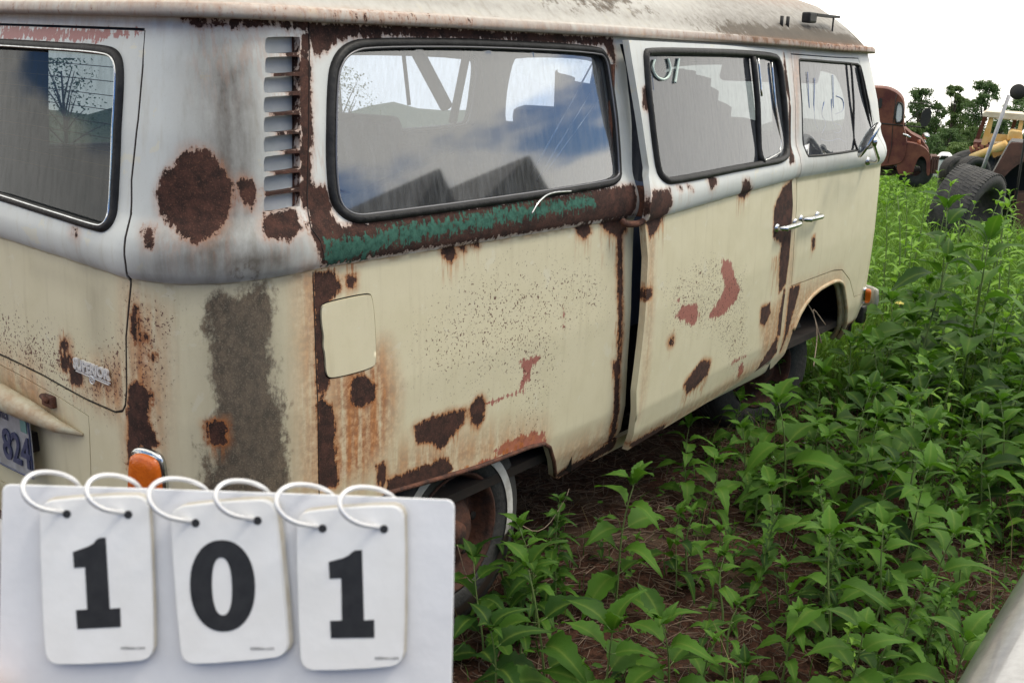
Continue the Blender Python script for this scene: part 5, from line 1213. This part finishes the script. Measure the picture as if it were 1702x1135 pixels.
fing = []
palm = ('palm', S_(-190, 1290, -.020), .020); wrist = ('wrist', S_(-330, 1420, -.02), .024); elbow = ('elbow', S_(-330, 1420, -.02)+np.array([-.10, -.13, -.20]), .036)
chains = [[palm, wrist, ('fore', S_(-330, 1420, -.02)+np.array([-.05, -.06, -.10]), .031), elbow]]
for k, (v0, l) in enumerate(((1180, 1.0), (1260, 1.1), (1340, 1.05), (1410, .85))):
    chains.append([palm, ('k%d' % k, S_(-110, v0+20, -.020), .0095), ('m%d' % k, S_(-30+60*l, v0, -.016), .0085), ('t%d' % k, S_(60+90*l, v0-4, -.013), .0075)])
chains.append([palm, ('tb', S_(-120, 1240, .004), .012), ('tm', S_(-62, 1175, .013), .0105), ('tt', S_(-14, 1130, .0125), .0085)])
HAND = skinned('person', chains, SKIN); tag(HAND, 'hand of a person holding the white board, thumb tip at the lower left corner', 'person')

# ------------------------------------------------------------------ silver car at the right edge, close by
SILV = mat('silver_car_paint', (.26, .26, .262), .30, .55, col2=(.32, .32, .325), nscale=60, bump=.02, bscale=300); SILV.node_tree.nodes['Principled BSDF'].inputs['Coat Weight'].default_value = .6
SILD = mat('dull_silver_trim', (.20, .195, .19), .5, .2, col2=(.16, .155, .15), nscale=30, bump=.05, bscale=150); BGLASS = mat('dark_car_glass', (.01, .012, .014), .05)
def car():
    root = tag(empty('silver_car', (.6, -2.35, -.09)), 'silver car whose curved wing shows at the bottom right corner', 'car')
    def cp(o, p=None):
        o.parent = p or root; o.matrix_parent_inverse = Matrix.Translation((-.6, 2.35, .09)) if p is None else Matrix.Identity(4); return o
    # cross sections along x: half width, sill z, shoulder z, top z
    CAR_Y = -2.43
    xs = np.array([-3.2, -3.12, -2.9, -2.5, -1.9, -1.0, -.3, .3, .75, 1.05, 1.25, 1.36, 1.42]); cy = CAR_Y
    hw = np.array([.50, .70, .80, .86, .87, .87, .875, .905, .93, .90, .80, .62, .40]); sh = np.array([.62, .74, .82, .88, .92, .93, .93, .91, .86, .80, .73, .66, .58]); tp = np.array([.64, .80, .92, .97, .99, .99, .99, .99, .94, .87, .79, .70, .60])
    V = []; prof_c = [(1.0, .0, 0), (1.0, .30, 0), (1.012, .62, 0), (.995, .86, 0), (.965, 1.0, 0), (.90, 1.0, .35), (.70, 1.0, .75), (.35, 1.0, .97), (0, 1.0, 1.0)]
    for i, x in enumerate(xs):
        row = []
        for (a, b_, c) in prof_c: row.append((x, cy+hw[i]*a, .20+(sh[i]-.20)*b_+(tp[i]-sh[i])*c if b_ < 1 or c > 0 else sh[i]))
        row = row+[(x, 2*cy-p[1], p[2]) for p in row[-2::-1]]; V.append(row)
    V = np.array(V); k, n = V.shape[:2]; F = []
    for i in range(k-1):
        for j in range(n-1): F.append((i*n+j, i*n+j+1, (i+1)*n+j+1, (i+1)*n+j))
    F += [tuple(range(n)), tuple((k-1)*n+j for j in range(n))[::-1]]
    bd = cp(pymesh('body', V.reshape(-1, 3), F, SILV, None, True)); md = bd.modifiers.new('sub', 'SUBSURF'); md.levels = 2; md.render_levels = 2
    # cabin
    cab = [(-2.7, .95, .70), (-2.1, 1.34, .62), (-1.2, 1.42, .60), (-.5, 1.36, .60), (.22, .97, .72)]; b = MB(); g = MB(); V = []
    for (x, z, w) in cab: V += [(x, cy+w+(.06 if z < 1.1 else 0), z), (x, cy-w-(.06 if z < 1.1 else 0), z)]
    b.add(V+[(-2.7, cy+.80, .90), (-2.7, cy-.80, .90), (.22, cy+.80, .90), (.22, cy-.80, .90)], [(2, 3, 5, 4), (4, 5, 7, 6)]); o1 = cp(b.build('roof', SILV, None))
    gl = [(-2.55, .94), (-2.08, 1.30), (-1.2, 1.38), (-.52, 1.32), (.12, .95)]
    for sgn in (1, -1): g.add([(x, cy+sgn*((.62 if z > 1.1 else .77)+.0), z) for x, z in gl], [(0, 1, 2, 3, 4)])
    g.add([(-2.7, cy+.76, .95), (-2.7, cy-.76, .95), (-2.1, cy-.62, 1.33), (-2.1, cy+.62, 1.33)], [(0, 1, 2, 3)]); g.add([(.22, cy+.76, .97), (.22, cy-.76, .97), (-.5, cy-.60, 1.35), (-.5, cy+.60, 1.35)], [(0, 1, 2, 3)])
    cp(g.build('windows', BGLASS))
    # wheel-arch flare and seam on the near wing
    b = MB(); cxw = .50; P = [(cxw+.42*math.cos(a), cy+.905, .30+.40*math.sin(a)) for a in np.linspace(-.1, math.pi+.1, 24)]; b.tube(P, .022, 10); cp(b.build('arch_flare', SILD, None, True))
    b = MB(); b.tube([(1.0, cy+.845, .74), (.98, cy+.86, .60), (.97, cy+.87, .45)], .003, 5); b.tube([(.5, cy+.80, .925), (.9, cy+.76, .87), (1.2, cy+.62, .775)], .003, 5); cp(b.build('panel_seam', SEAM, None, True))
    b = MB(); b.tube([(1.24, cy+.76, .60), (1.40, cy+.45, .55), (1.46, cy, .54), (1.40, cy-.45, .55), (1.24, cy-.76, .60)], .05, 10); cp(b.build('front_bumper', SILD, None, True))
    for sgn in (1, -1):
        b = MB(); b.box((1.30, cy+sgn*.58, .66), (.14, .24, .12), Matrix.Rotation(sgn*R(25), 3, 'Z'), bev=.03); cp(b.build('headlight', BGLASS, None, auto=40))
        for x in (.62, -2.15):
            w = MB(); ax = (0, sgn, 0); c = (x, cy+sgn*.72, .22); w.lathe([(.2, .1), (.24, .14), (.29, .13), (.31, .08), (.31, -.08), (.2, -.1)], c, ax, 32); t_ = cp(w.build('tyre', TYRE, None, True)); w = MB(); w.lathe([(0, .12), (.06, .12), (.08, .08), (.17, .10), (.2, .12), (.2, -.05)], c, ax, 32); cp(w.build('wheel_rim', SILV, None, True), t_)
    return root
car()

# ------------------------------------------------------------------ things in the distance
class Loc:
    def __init__(s, u0, v0, dist):
        s.O = atdist(u0, v0, dist); s.u0, s.v0 = u0, v0; d = s.O-CP; s.ey = np.array([d[0], d[1], 0]); s.ey /= np.linalg.norm(s.ey); s.ex = np.array([s.ey[1], -s.ey[0], 0]); s.k = FPX/(d@FW); s.ez = np.array([0, 0, 1.])
        s.kz = s.k*.985
    def __call__(s, u, v, d=0.0): return s.O+s.ex*((u-s.u0)/s.k)+s.ez*((s.v0-v)/s.kz)+s.ey*d
    def prism(s, b, px, d0, d1, m=0, bev=0): pts = [s(u, v, d0) for u, v in (P_(px) if isinstance(px, str) else px)]; b.prism(pts, s.ey*(d1-d0), m); return b
    def place(s, root, objs):
        for o in objs: o.parent = root; o.matrix_parent_inverse = Matrix.Translation(-root.location)
def bevelled(o, w=.02, seg=2):
    m = o.modifiers.new('bevel', 'BEVEL'); m.width = w; m.segments = seg; m.limit_method = 'ANGLE'; m.angle_limit = R(35); return o
OLDR = mat('old_red_rust', (.075, .014, .012), .75, col2=(.17, .060, .032), nscale=2.2, bump=.4, bscale=14, detail=9)
OLDB = mat('brown_rusted_plate', (.055, .028, .022), .8, col2=(.115, .055, .040), nscale=5, bump=.3, bscale=20, detail=8)
CREAMY = mat('faded_loader_yellow', (.55, .33, .09), .6, col2=(.60, .44, .20), nscale=3, bump=.2, bscale=14); YEL = mat('loader_yellow', (.50, .27, .035), .55, col2=(.30, .15, .04), nscale=4)
BLK = mat('matt_black_metal', (.012, .011, .011), .6, col2=(.02, .018, .017), nscale=12); CLR = glass_material('old_truck_glass', .3, (.8, .85, .9))
# rusty truck
T = Loc(1500, 215, 21); gz = float(terrain(*T(1480, 280)[:2])); troot = tag(empty('old_truck', (T(1490, 280)[0], T(1490, 280)[1], gz)), 'rusty old truck with a rounded cab parked beyond the van', 'truck'); ob = []
b = MB()
cabp = chaikin(P_('1405,160 1420,150 1462,148 1482,154 1496,166 1500,182 1501,205 1503,214 1510,232 1511,262 1500,277 1405,285'), 2)
V0 = []; n = len(cabp); cc = np.mean(cabp, 0)
for d, k in ((.0, .965), (.05, .99), (.14, 1.0), (1.6, 1.0), (1.72, .985), (1.78, .95)):
    V0 += [T(*(cc+(p-cc)*k), d) for p in cabp]
b.add(V0, [(r*n+i, r*n+(i+1) % n, (r+1)*n+(i+1) % n, (r+1)*n+i) for r in range(5) for i in range(n)]+[tuple(range(n))[::-1], tuple(5*n+i for i in range(n))])
cab = b.build('cab', OLDR, None, auto=40); ob.append(cab)
b = MB(); q = chaikin(P_('1486,172 1495,174 1498,186 1498,204 1486,205'), 1); b.prism([T(u, v, -.010) for u, v in q], T.ey*.008); w1 = b.build('window', mat('bright_truck_pane', (.55, .57, .60), .15), None)
b = MB(); b.tube([T(u, v, -.014) for u, v in q], .018, 6, closed=True); b.tube([T(u, v, -.004) for u, v in P_('1484,160 1484,207 1486,245 1483,270')], .006, 5); b.tube([T(u, v, -.004) for u, v in P_('1462,207 1500,209')], .012, 5); w2 = b.build('door_frame', BLK, None, True)
b = MB(); q = chaikin(P_('1457,168 1463,166 1464,182 1458,184'), 1); b.prism([T(u, v, -.010) for u, v in q], T.ey*.008); w3 = b.build('window', BLK, None); ob += [w1, w2, w3]
b = MB(); q = chaikin(P_('1500,236 1515,236 1530,239 1542,246 1549,256 1552,288 1546,288 1544,266 1538,257 1531,258 1527,270 1524,290 1496,290'), 2); V0 = []; n = len(q)
for d in (.02, 1.7): V0 += [T(u, v, d) for u, v in q]
b.add(V0, [(i, (i+1) % n, n+(i+1) % n, n+i) for i in range(n)]+[tuple(range(n))[::-1], tuple(range(n, 2*n))]); ob.append(b.build('front_wing', OLDR, None, auto=40))
b = MB(); T.prism(b, '1502,214 1515,224 1532,232 1546,250 1500,258', .45, 1.4); ob.append(b.build('bonnet', OLDR, None, auto=40))
b = MB(); b.tube([T(1502, 222, -.01), T(1514, 228, -.01)], .022, 6); ob.append(b.build('vent_louvre', CHROME, None, True))
b = MB(); b.lathe([(.1, -.12), (.2, -.14), (.30, -.10), (.33, 0), (.30, .10), (.1, .12)], T(1528, 282, .30), T.ey, 28); ob.append(b.build('front_tyre', TYRE, None, True))
b = MB()
for u in (1553, 1557, 1561): b.tube([T(u, 258, .1), T(u, 285, .1)], .02, 6)
b.tube([T(1551, 258, .1), T(1563, 258, .1)], .025, 6); T.prism(b, '1551,262 1562,262 1562,284 1551,284', .14, 1.5); ob.append(b.build('grille', OLDB, None))
b = MB(); b.tube([T(1502, 209, 0), T(1534, 210, -.3)], .012, 6); b.tube([T(1502, 207, 0), T(1527, 180, -.3)], .012, 6); b.tube([T(1504, 172, 0), T(1540, 172, -.3)], .006, 6); ob.append(b.build('mirror_arm', BLK, None, True))
b = MB(); q = chaikin(P_('1527,180 1542,178 1540,207 1525,209'), 1); b.prism([T(u, v, -.34) for u, v in q], T.ey*.08); ob.append(b.build('side_mirror', BLK, None))
b = MB(); b.tube([T(1537, 242, .3), T(1539, 236, .3), T(1536, 232, .3)], .012, 6); b.lathe([(0, -.02), (.065, -.012), (.07, .01), (0, .03)], T(1538, 226, .3), T.ey*-1+T.ez*.4, 18); ob.append(b.build('round_mirror', CHROME, None, True))
b = MB(); b.tube([T(1529, 242, .2), T(1528, 232, .2)], .03, 8); ob.append(b.build('wing_lamp', mat('orange_wing_lamp', (.35, .10, .04), .4), None, True))
b = MB(); T.prism(b, '1405,285 1550,284 1550,292 1405,296', .3, 1.5); ob.append(b.build('chassis', OLDB, None))
T.place(troot, ob)
# yellow loader
Q = Loc(1660, 240, 27); lr = tag(empty('wheel_loader', (Q(1660, 290)[0], Q(1660, 290)[1], float(terrain(*Q(1660, 290)[:2])))), 'pale yellow wheel loader with an open cab, in front of the trees', 'loader'); ob = []
b = MB(); Q.prism(b, '1629,192 1634,188 1690,190 1696,196 1694,200 1630,196', -.3, 1.3); ob.append(b.build('cab_roof', mat('pale_cab_roof', (.60, .55, .45), .6, col2=(.50, .42, .30), nscale=4), None))
b = MB(); Q.prism(b, '1640,196 1647,196 1645,224 1643,242 1633,242 1636,220', -.25, -.10); Q.prism(b, '1647,196 1690,197 1689,200 1647,199', -.25, -.15); Q.prism(b, '1686,199 1692,199 1691,228 1684,228', -.25, -.1); Q.prism(b, '1645,223 1688,224 1687,232 1644,236', -.25, -.1); ob.append(b.build('cab_frame', CREAMY, None))
b = MB(); Q.prism(b, '1630,196 1637,197 1628,240 1621,240', 1.1, 1.25); Q.prism(b, '1678,197 1684,197 1680,228 1674,228', 1.1, 1.25); Q.prism(b, '1621,238 1650,238 1650,246 1621,246', -.1, 1.25); ob.append(b.build('rear_pillar', OLDR, None))
b = MB(); Q.prism(b, '1613,262 1620,246 1640,240 1672,238 1676,262 1660,292 1616,292', -.1, 1.1); ob.append(bevelled(b.build('body', CREAMY, None), .05))
b = MB(); Q.prism(b, '1672,218 1676,214 1692,216 1694,232 1671,231', -.6, .2); ob.append(bevelled(b.build('engine_box', CREAMY, None), .03))
b = MB(); Q.prism(b, '1650,246 1690,228 1712,230 1712,240 1690,240 1655,258', -.8, -.4); ob.append(b.build('lift_arm', YEL, None)); b = MB(); b.tube([Q(1622, 262, -.5), Q(1650, 248, -.7), Q(1672, 236, -.8)], .10, 10); ob.append(b.build('hydraulic_ram', CREAMY, None, True))
b = MB()
for k in range(14): a = k*1.7; b.tube([Q(1618+k*2.5, 244+5*math.sin(a), -.45), Q(1622+k*2.5, 252+6*math.cos(a), -.5)], .03, 6)
ob.append(b.build('hose', OLDR, None, True))
for u in (1625, 1690): b = MB(); b.lathe([(.1, -.25), (.5, -.26), (.68, -.2), (.72, 0), (.68, .2), (.1, .25)], Q(u, 300, -.3), Q.ey, 30); ob.append(b.build('tyre', TYRE, None, True))
Q.place(lr, ob)
# grey pipe
E_ = Loc(1660, 210, 17); b = MB(); g = E_(1644, 300); b.tube([E_(1669, 160), E_(1648, 265), E_(1641, 300)], .026, 10); b.lathe([(0, .03), (.05, .02), (.05, -.02)], E_(1641, 300), (0, 0, 1), 12); o = b.build('exhaust_pipe', mat('galvanised_pipe', (.30, .31, .33), .45, .6, col2=(.22, .22, .24), nscale=6), None, True); tag(o, 'slanting grey metal pipe standing in front of the yellow loader', 'pipe')
# round black disc on a post just outside the picture
D_ = Loc(1692, 152, 12); rd = tag(empty('round_mirror', tuple(D_(1712, 420))), 'round black mirror against the sky at the upper right edge', 'mirror')
b = MB(); b.lathe([(0, -.012), (.070, -.012), (.078, 0), (.074, .015), (.05, .03), (0, .036)], D_(1692, 153), D_.ey+D_.ex*.2, 30); o1 = b.build('mirror_head', BLK, None, True); b = MB(); b.tube([D_(1692, 153, .04), D_(1712, 156, .06), D_(1713, 250, .06), D_(1712, 420, .06)], .012, 8); o2 = b.build('post', BLK, None, True); D_.place(rd, [o1, o2])
# rusted bucket / wing plate with a deep arch
B_ = Loc(1670, 300, 13.5); br_ = tag(empty('rusted_bucket', tuple(B_(1690, 400))), 'rusty brown steel bucket with a dark curved mouth behind the big tyre', 'loader bucket'); ob = []
b = MB(); B_.prism(b, chaikin(P_('1637,352 1640,318 1668,243 1674,238 1760,240 1760,262 1712,262 1690,270 1672,288 1660,312 1655,352'), 1), 0, .06); ob.append(b.build('side_plate', OLDB, None))
b = MB(); B_.prism(b, P_('1640,352 1643,320 1670,246 1760,244 1760,420 1640,420'), .75, .80); B_.prism(b, P_('1637,352 1640,318 1643,320 1641,352'), .06, .75); B_.prism(b, P_('1668,243 1672,238 1760,240 1760,246 1672,247'), .06, .75); B_.prism(b, P_('1640,318 1668,243 1671,246 1643,321'), .06, .75); ob.append(b.build('shell', BLK, None))
b = MB(); B_.prism(b, P_('1688,322 1760,318 1760,420 1684,420'), .10, .5); ob.append(b.build('blade', OLDB, None))
b = MB(); b.tube([B_(1648, 303, -.02), B_(1652, 302, -.02)], .02, 8); b.tube([B_(1649, 310, -.02), B_(1652, 309, -.02)], .015, 8); ob.append(b.build('bolt', CHROME, None, True)); B_.place(br_, ob)
def tyre_thing(c, ax, r, wd, label, name='tyre'):
    ax = np.array(ax, float); ax /= np.linalg.norm(ax); h = wd/2
    root = tag(empty(name, tuple(c-np.array([0, 0, r]))), label, 'tyre'); b = MB()
    b.lathe([(r*.55, -h*.55), (r*.60, -h*.85), (r*.80, -h*1.05), (r*.93, -h), (r*.985, -h*.85), (r, -h*.5), (r*1.003, 0), (r, h*.5), (r*.985, h*.85), (r*.93, h), (r*.80, h*1.05), (r*.60, h*.85), (r*.55, h*.55), (r*.60, 0), (r*.55, -h*.55)], c, ax, 60); o = b.build('casing', TYRE, None, True)
    g = MB(); q = np.array([0, 0, 1.]); x = q-ax*(q@ax); x /= np.linalg.norm(x); y = np.cross(ax, x); nt_ = 64
    for k in range(nt_):
        a = 2*math.pi*k/nt_
        for (h0, h1, ph) in ((-.95, -.55, 0), (-.45, .0, .5), (.08, .5, 0), (.58, .95, .5)):
            a0 = a+ph*2*math.pi/nt_; a1 = a0+.062; ri, ro = r*.975, r*1.008*(1 if abs(h0+h1) < 1.2 else .99)
            P8 = [c+ax*h*hh+rr_*(math.cos(aa)*x+math.sin(aa)*y) for rr_ in (ri, ro) for hh, aa in ((h0, a0), (h1, a0+.02), (h1, a1+.02), (h0, a1))]
            g.add(P8, [(4, 5, 6, 7), (0, 1, 5, 4), (1, 2, 6, 5), (2, 3, 7, 6), (3, 0, 4, 7)])
    o2 = g.build('tread', TYRE, None)
    for z in (o, o2): z.parent = root; z.matrix_parent_inverse = Matrix.Translation(-Vector(tuple(c-np.array([0, 0, r]))))
TL = Loc(1606, 345, 12.2); tyre_thing(TL(1606, 350), TL.ex*.95-TL.ey*.42+TL.ez*-.22, .46, .40, 'big worn black tyre standing upright in the weeds, nearest of the tyres')
TL = Loc(1600, 285, 23); tyre_thing(TL(1589, 286), TL.ex*.6-TL.ey*.8, .30, .26, 'left of the two small dark tyres behind the big tyre'); tyre_thing(TL(1615, 284, -.5), TL.ex*.6-TL.ey*.8, .33, .28, 'right of the two small dark tyres, below the yellow loader')
# white car far off
WC = Loc(1571, 272, 44); wr = tag(empty('white_car', tuple(WC(1571, 300))), 'sliver of a white car between the truck nose and the tyres', 'car'); ob = []
b = MB(); WC.prism(b, P_('1540,278 1542,268 1556,266 1562,258 1576,258 1584,267 1600,270 1602,296 1540,296'), 0, 1.6); ob.append(bevelled(b.build('body', mat('white_car_paint', (.6, .6, .6), .3), None), .08)); b = MB(); WC.prism(b, P_('1560,266 1564,260 1574,260 1580,266'), -.02, .0); ob.append(b.build('window', BGLASS, None))
for u in (1552, 1590): b = MB(); b.lathe([(0, -.08), (.25, -.08), (.3, 0), (.25, .08), (0, .08)], WC(u, 296, .1), WC.ey, 20); ob.append(b.build('tyre', TYRE, None, True))
WC.place(wr, ob)

# dark van parked across the lane: it shows mirrored in the side window
b = MB(); ob = []; vr = tag(empty('parked_van', (6.5, -5.8, -.1)), 'dark van across the lane, mirrored as a black shape in the side window', 'van')
b.prism([(4.7, -5, .3), (4.7, -5, 1.2), (5.2, -5, 1.5), (6.45, -5, 2.48), (6.55, -5, 2.15), (6.72, -5, 2.0), (7.9, -5, 2.5), (8.2, -5, 1.9), (8.3, -5, .3)], (0, -1.8, 0)); ob.append(bevelled(b.build('body', BLK, None), .03))
b = MB(); b.prism([(5.6, -4.98, 1.2), (6.4, -4.98, 1.2), (6.4, -4.98, 1.8), (5.8, -4.98, 1.55)], (0, -.01, 0)); ob.append(b.build('window', BGLASS, None))
for x in (5.3, 7.6): b = MB(); b.lathe([(0, .05), (.3, .05), (.34, 0), (.3, -.1), (0, -.1)], (x, -5.0, .2), (0, 1, 0), 24); ob.append(b.build('tyre', TYRE, None, True))
for o in ob: o.parent = vr; o.matrix_parent_inverse = Matrix.Translation((-6.5, 5.8, .1))
# trees
CROWN = leaf_material('tree_foliage', (.045, .080, .030), (.10, .16, .065), .25, .25); CROWN2 = leaf_material('tree_foliage_light', (.06, .10, .035), (.14, .20, .075), .25, .25); BARK = mat('bark', (.06, .045, .035), .9, col2=(.10, .08, .06), nscale=3)
def tree(u, vtop, dist, wpx, label, m=CROWN, n=6500, seed=0, airy=.5, vbase=None, group=None):
    rs = np.random.RandomState(seed+40); top = atdist(u, vtop, dist); k = FPX/((top-CP)@FW); gz = float(terrain(top[0], top[1])); Hh = top[2]-gz; Wd = wpx/k/2
    root = empty('tree', (top[0], top[1], gz)); tag(root, label, 'tree', group); tr = MB(); lean = rs.uniform(-.04, .04, 2)*Hh
    pts = [np.array([lean[0]*t, lean[1]*t, Hh*t*.9]) for t in np.linspace(0, 1, 8)]; tr.tube(pts, [Hh*.018*(1-.85*t)+.03 for t in np.linspace(0, 1, 8)], 8); V = []; lob = []
    nl = 16
    for i in range(nl):
        t = .30+.68*(i/(nl-1))**.9; a = rs.rand()*6.28; rr = Wd*math.sin(math.pi*min(.97, (.12+.80*t)))**.6*rs.uniform(.25, .85); c = np.array([lean[0]*t+rr*math.cos(a), lean[1]*t+rr*math.sin(a), Hh*min(t, .94)]); s_ = Wd*rs.uniform(.34, .58)*(1.1-.45*t); lob.append((c, s_)); o_ = pts[int(t*.75*7)]; tr.tube([o_, (o_+c)/2+np.array([0, 0, .05*Hh*.3]), c], [Hh*.006+.02, Hh*.004+.015, .02], 5)
    lob.append((np.array([lean[0], lean[1], Hh*.95]), Wd*.22))
    per = n//len(lob); Vs = []
    for c, s_ in lob:
        sub_ = rs.normal(0, 1, (9, 3)); sub_ /= np.linalg.norm(sub_, axis=1)[:, None]; sub_ = c+sub_*s_*np.array([1, 1, .75])*rs.uniform(.5, 1.0, (9, 1))
        idx = rs.randint(0, 9, per); P = sub_[idx]+rs.normal(0, 1, (per, 3))*s_*np.array([.22, .22, .17])*(1+airy*.3); P[:, 2] = np.minimum(P[:, 2], Hh); Vs.append(P)
    P = np.vstack(Vs); n = len(P); sz = (.10+.030*Hh/3)*rs.uniform(.5, 1.2, (n, 1))*.60; a = rs.normal(0, 1, (n, 3)); a /= np.linalg.norm(a, axis=1)[:, None]; b_ = np.cross(a, rs.normal(0, 1, (n, 3))); b_ /= np.linalg.norm(b_, axis=1)[:, None]
    V = np.stack([P-a*sz, P+b_*sz*.6, P+a*sz, P-b_*sz*.6], 1).reshape(-1, 3); o = pymesh('crown', V, [(i*4, i*4+1, i*4+2, i*4+3) for i in range(n)], m, root); at = o.data.attributes.new('tone', 'FLOAT', 'POINT'); at.data.foreach_set('value', np.repeat(rs.rand(n), 4).astype(np.float32))
    tr.build('trunk', BARK, root, True); return root
for i, (u, vt, d, w, m, lab) in enumerate([
 (1464, 142, 95, 42, CROWN, 'tree top showing just above the cab of the rusty truck'), (1537, 147, 105, 66, CROWN, 'dark leafy tree right of the truck cab, behind its black mirror'), (1560, 172, 120, 50, CROWN, 'lower tree leaning right of the one behind the truck mirror'),
 (1588, 140, 110, 48, CROWN2, 'slender airy tree left of the tallest tree'), (1640, 134, 105, 76, CROWN, 'tallest tree, with an open crown, behind the loader cab'), (1612, 165, 118, 56, CROWN, 'dense tree between the slender tree and the tallest tree'),
 (1700, 160, 100, 80, CROWN, 'dark tree at the right edge below the round black mirror'), (1520, 205, 90, 60, CROWN2, 'low bushy tree behind the truck bonnet'), (1580, 215, 85, 64, CROWN, 'low dark tree above the small dark tyres'), (1622, 212, 88, 60, CROWN2, 'low light green tree left of the loader cab'),
 (1668, 200, 92, 60, CROWN, 'low dark tree seen through the loader cab window'), (1490, 190, 120, 60, CROWN, 'tree hidden mostly behind the rusty truck cab'), (1550, 225, 80, 56, CROWN, 'short dark tree right of the truck bonnet'), (1600, 238, 70, 60, CROWN2, 'shortest light green tree, nearest behind the small tyres')]):
    tree(u, vt, d, w, lab, m, seed=i*3)
# hedge trees out on the far side, seen through the van windows
for i, (x, y, h) in enumerate([(10, 62, 7), (16, 60, 6), (24, 58, 8), (33, 60, 7), (45, 66, 9), (2, 60, 6), (56, 60, 8)]):
    p = np.array([x, y, float(terrain(x, y))+h]); pp, z = proj(p); tree(float(pp[0]), float(pp[1]), float(np.linalg.norm((p-CP)[:2])), 1748/float(z)*7.5, 'one of the hedgerow trees seen hazily through the van windows', CROWN, 1200, seed=60+i, group='trees seen through the van')
for i, (x, y, h, w) in enumerate([(10.2, -6.6, 5.5, 1.5), (12.8, -8.2, 6.0, 1.8)]):  # unseen trees added so the sliding door glass mirrors a dark mass
    q_ = bpy.data.objects; t0 = tree(1500, 200, 60, 60, ('left' if i == 0 else 'right')+' of two unseen trees added to darken the sliding door glass reflection', CROWN, 1500, seed=80+i)
    t0.location = (x, y, float(terrain(x, y))); t0.scale = (.62, .62, .62)
# far blue hills
def hills():
    V = []; F = []; n = 60
    for j, (r, h0) in enumerate(((1500, -150), (1900, -60), (2300, -140))):
        for i in range(n):
            a = R(-10+75*i/(n-1)); rr = r; x, y = CP[0]+rr*math.cos(a), CP[1]+rr*math.sin(a); base = float(terrain(x, y))
            h = base if j != 1 else -92-10*math.sin(i*.7)+6*math.sin(i*1.9+1)
            if j == 1: h = max(h, base)
            V.append((x, y, h if j == 1 else base-12))
    F = [(j*n+i, j*n+i+1, (j+1)*n+i+1, (j+1)*n+i) for j in range(2) for i in range(n-1)]
    tag(pymesh('hills', V, F, mat('far_forest', (.03, .06, .03), .95, col2=(.05, .08, .04), nscale=.02), None, True), kind='structure')
hills()
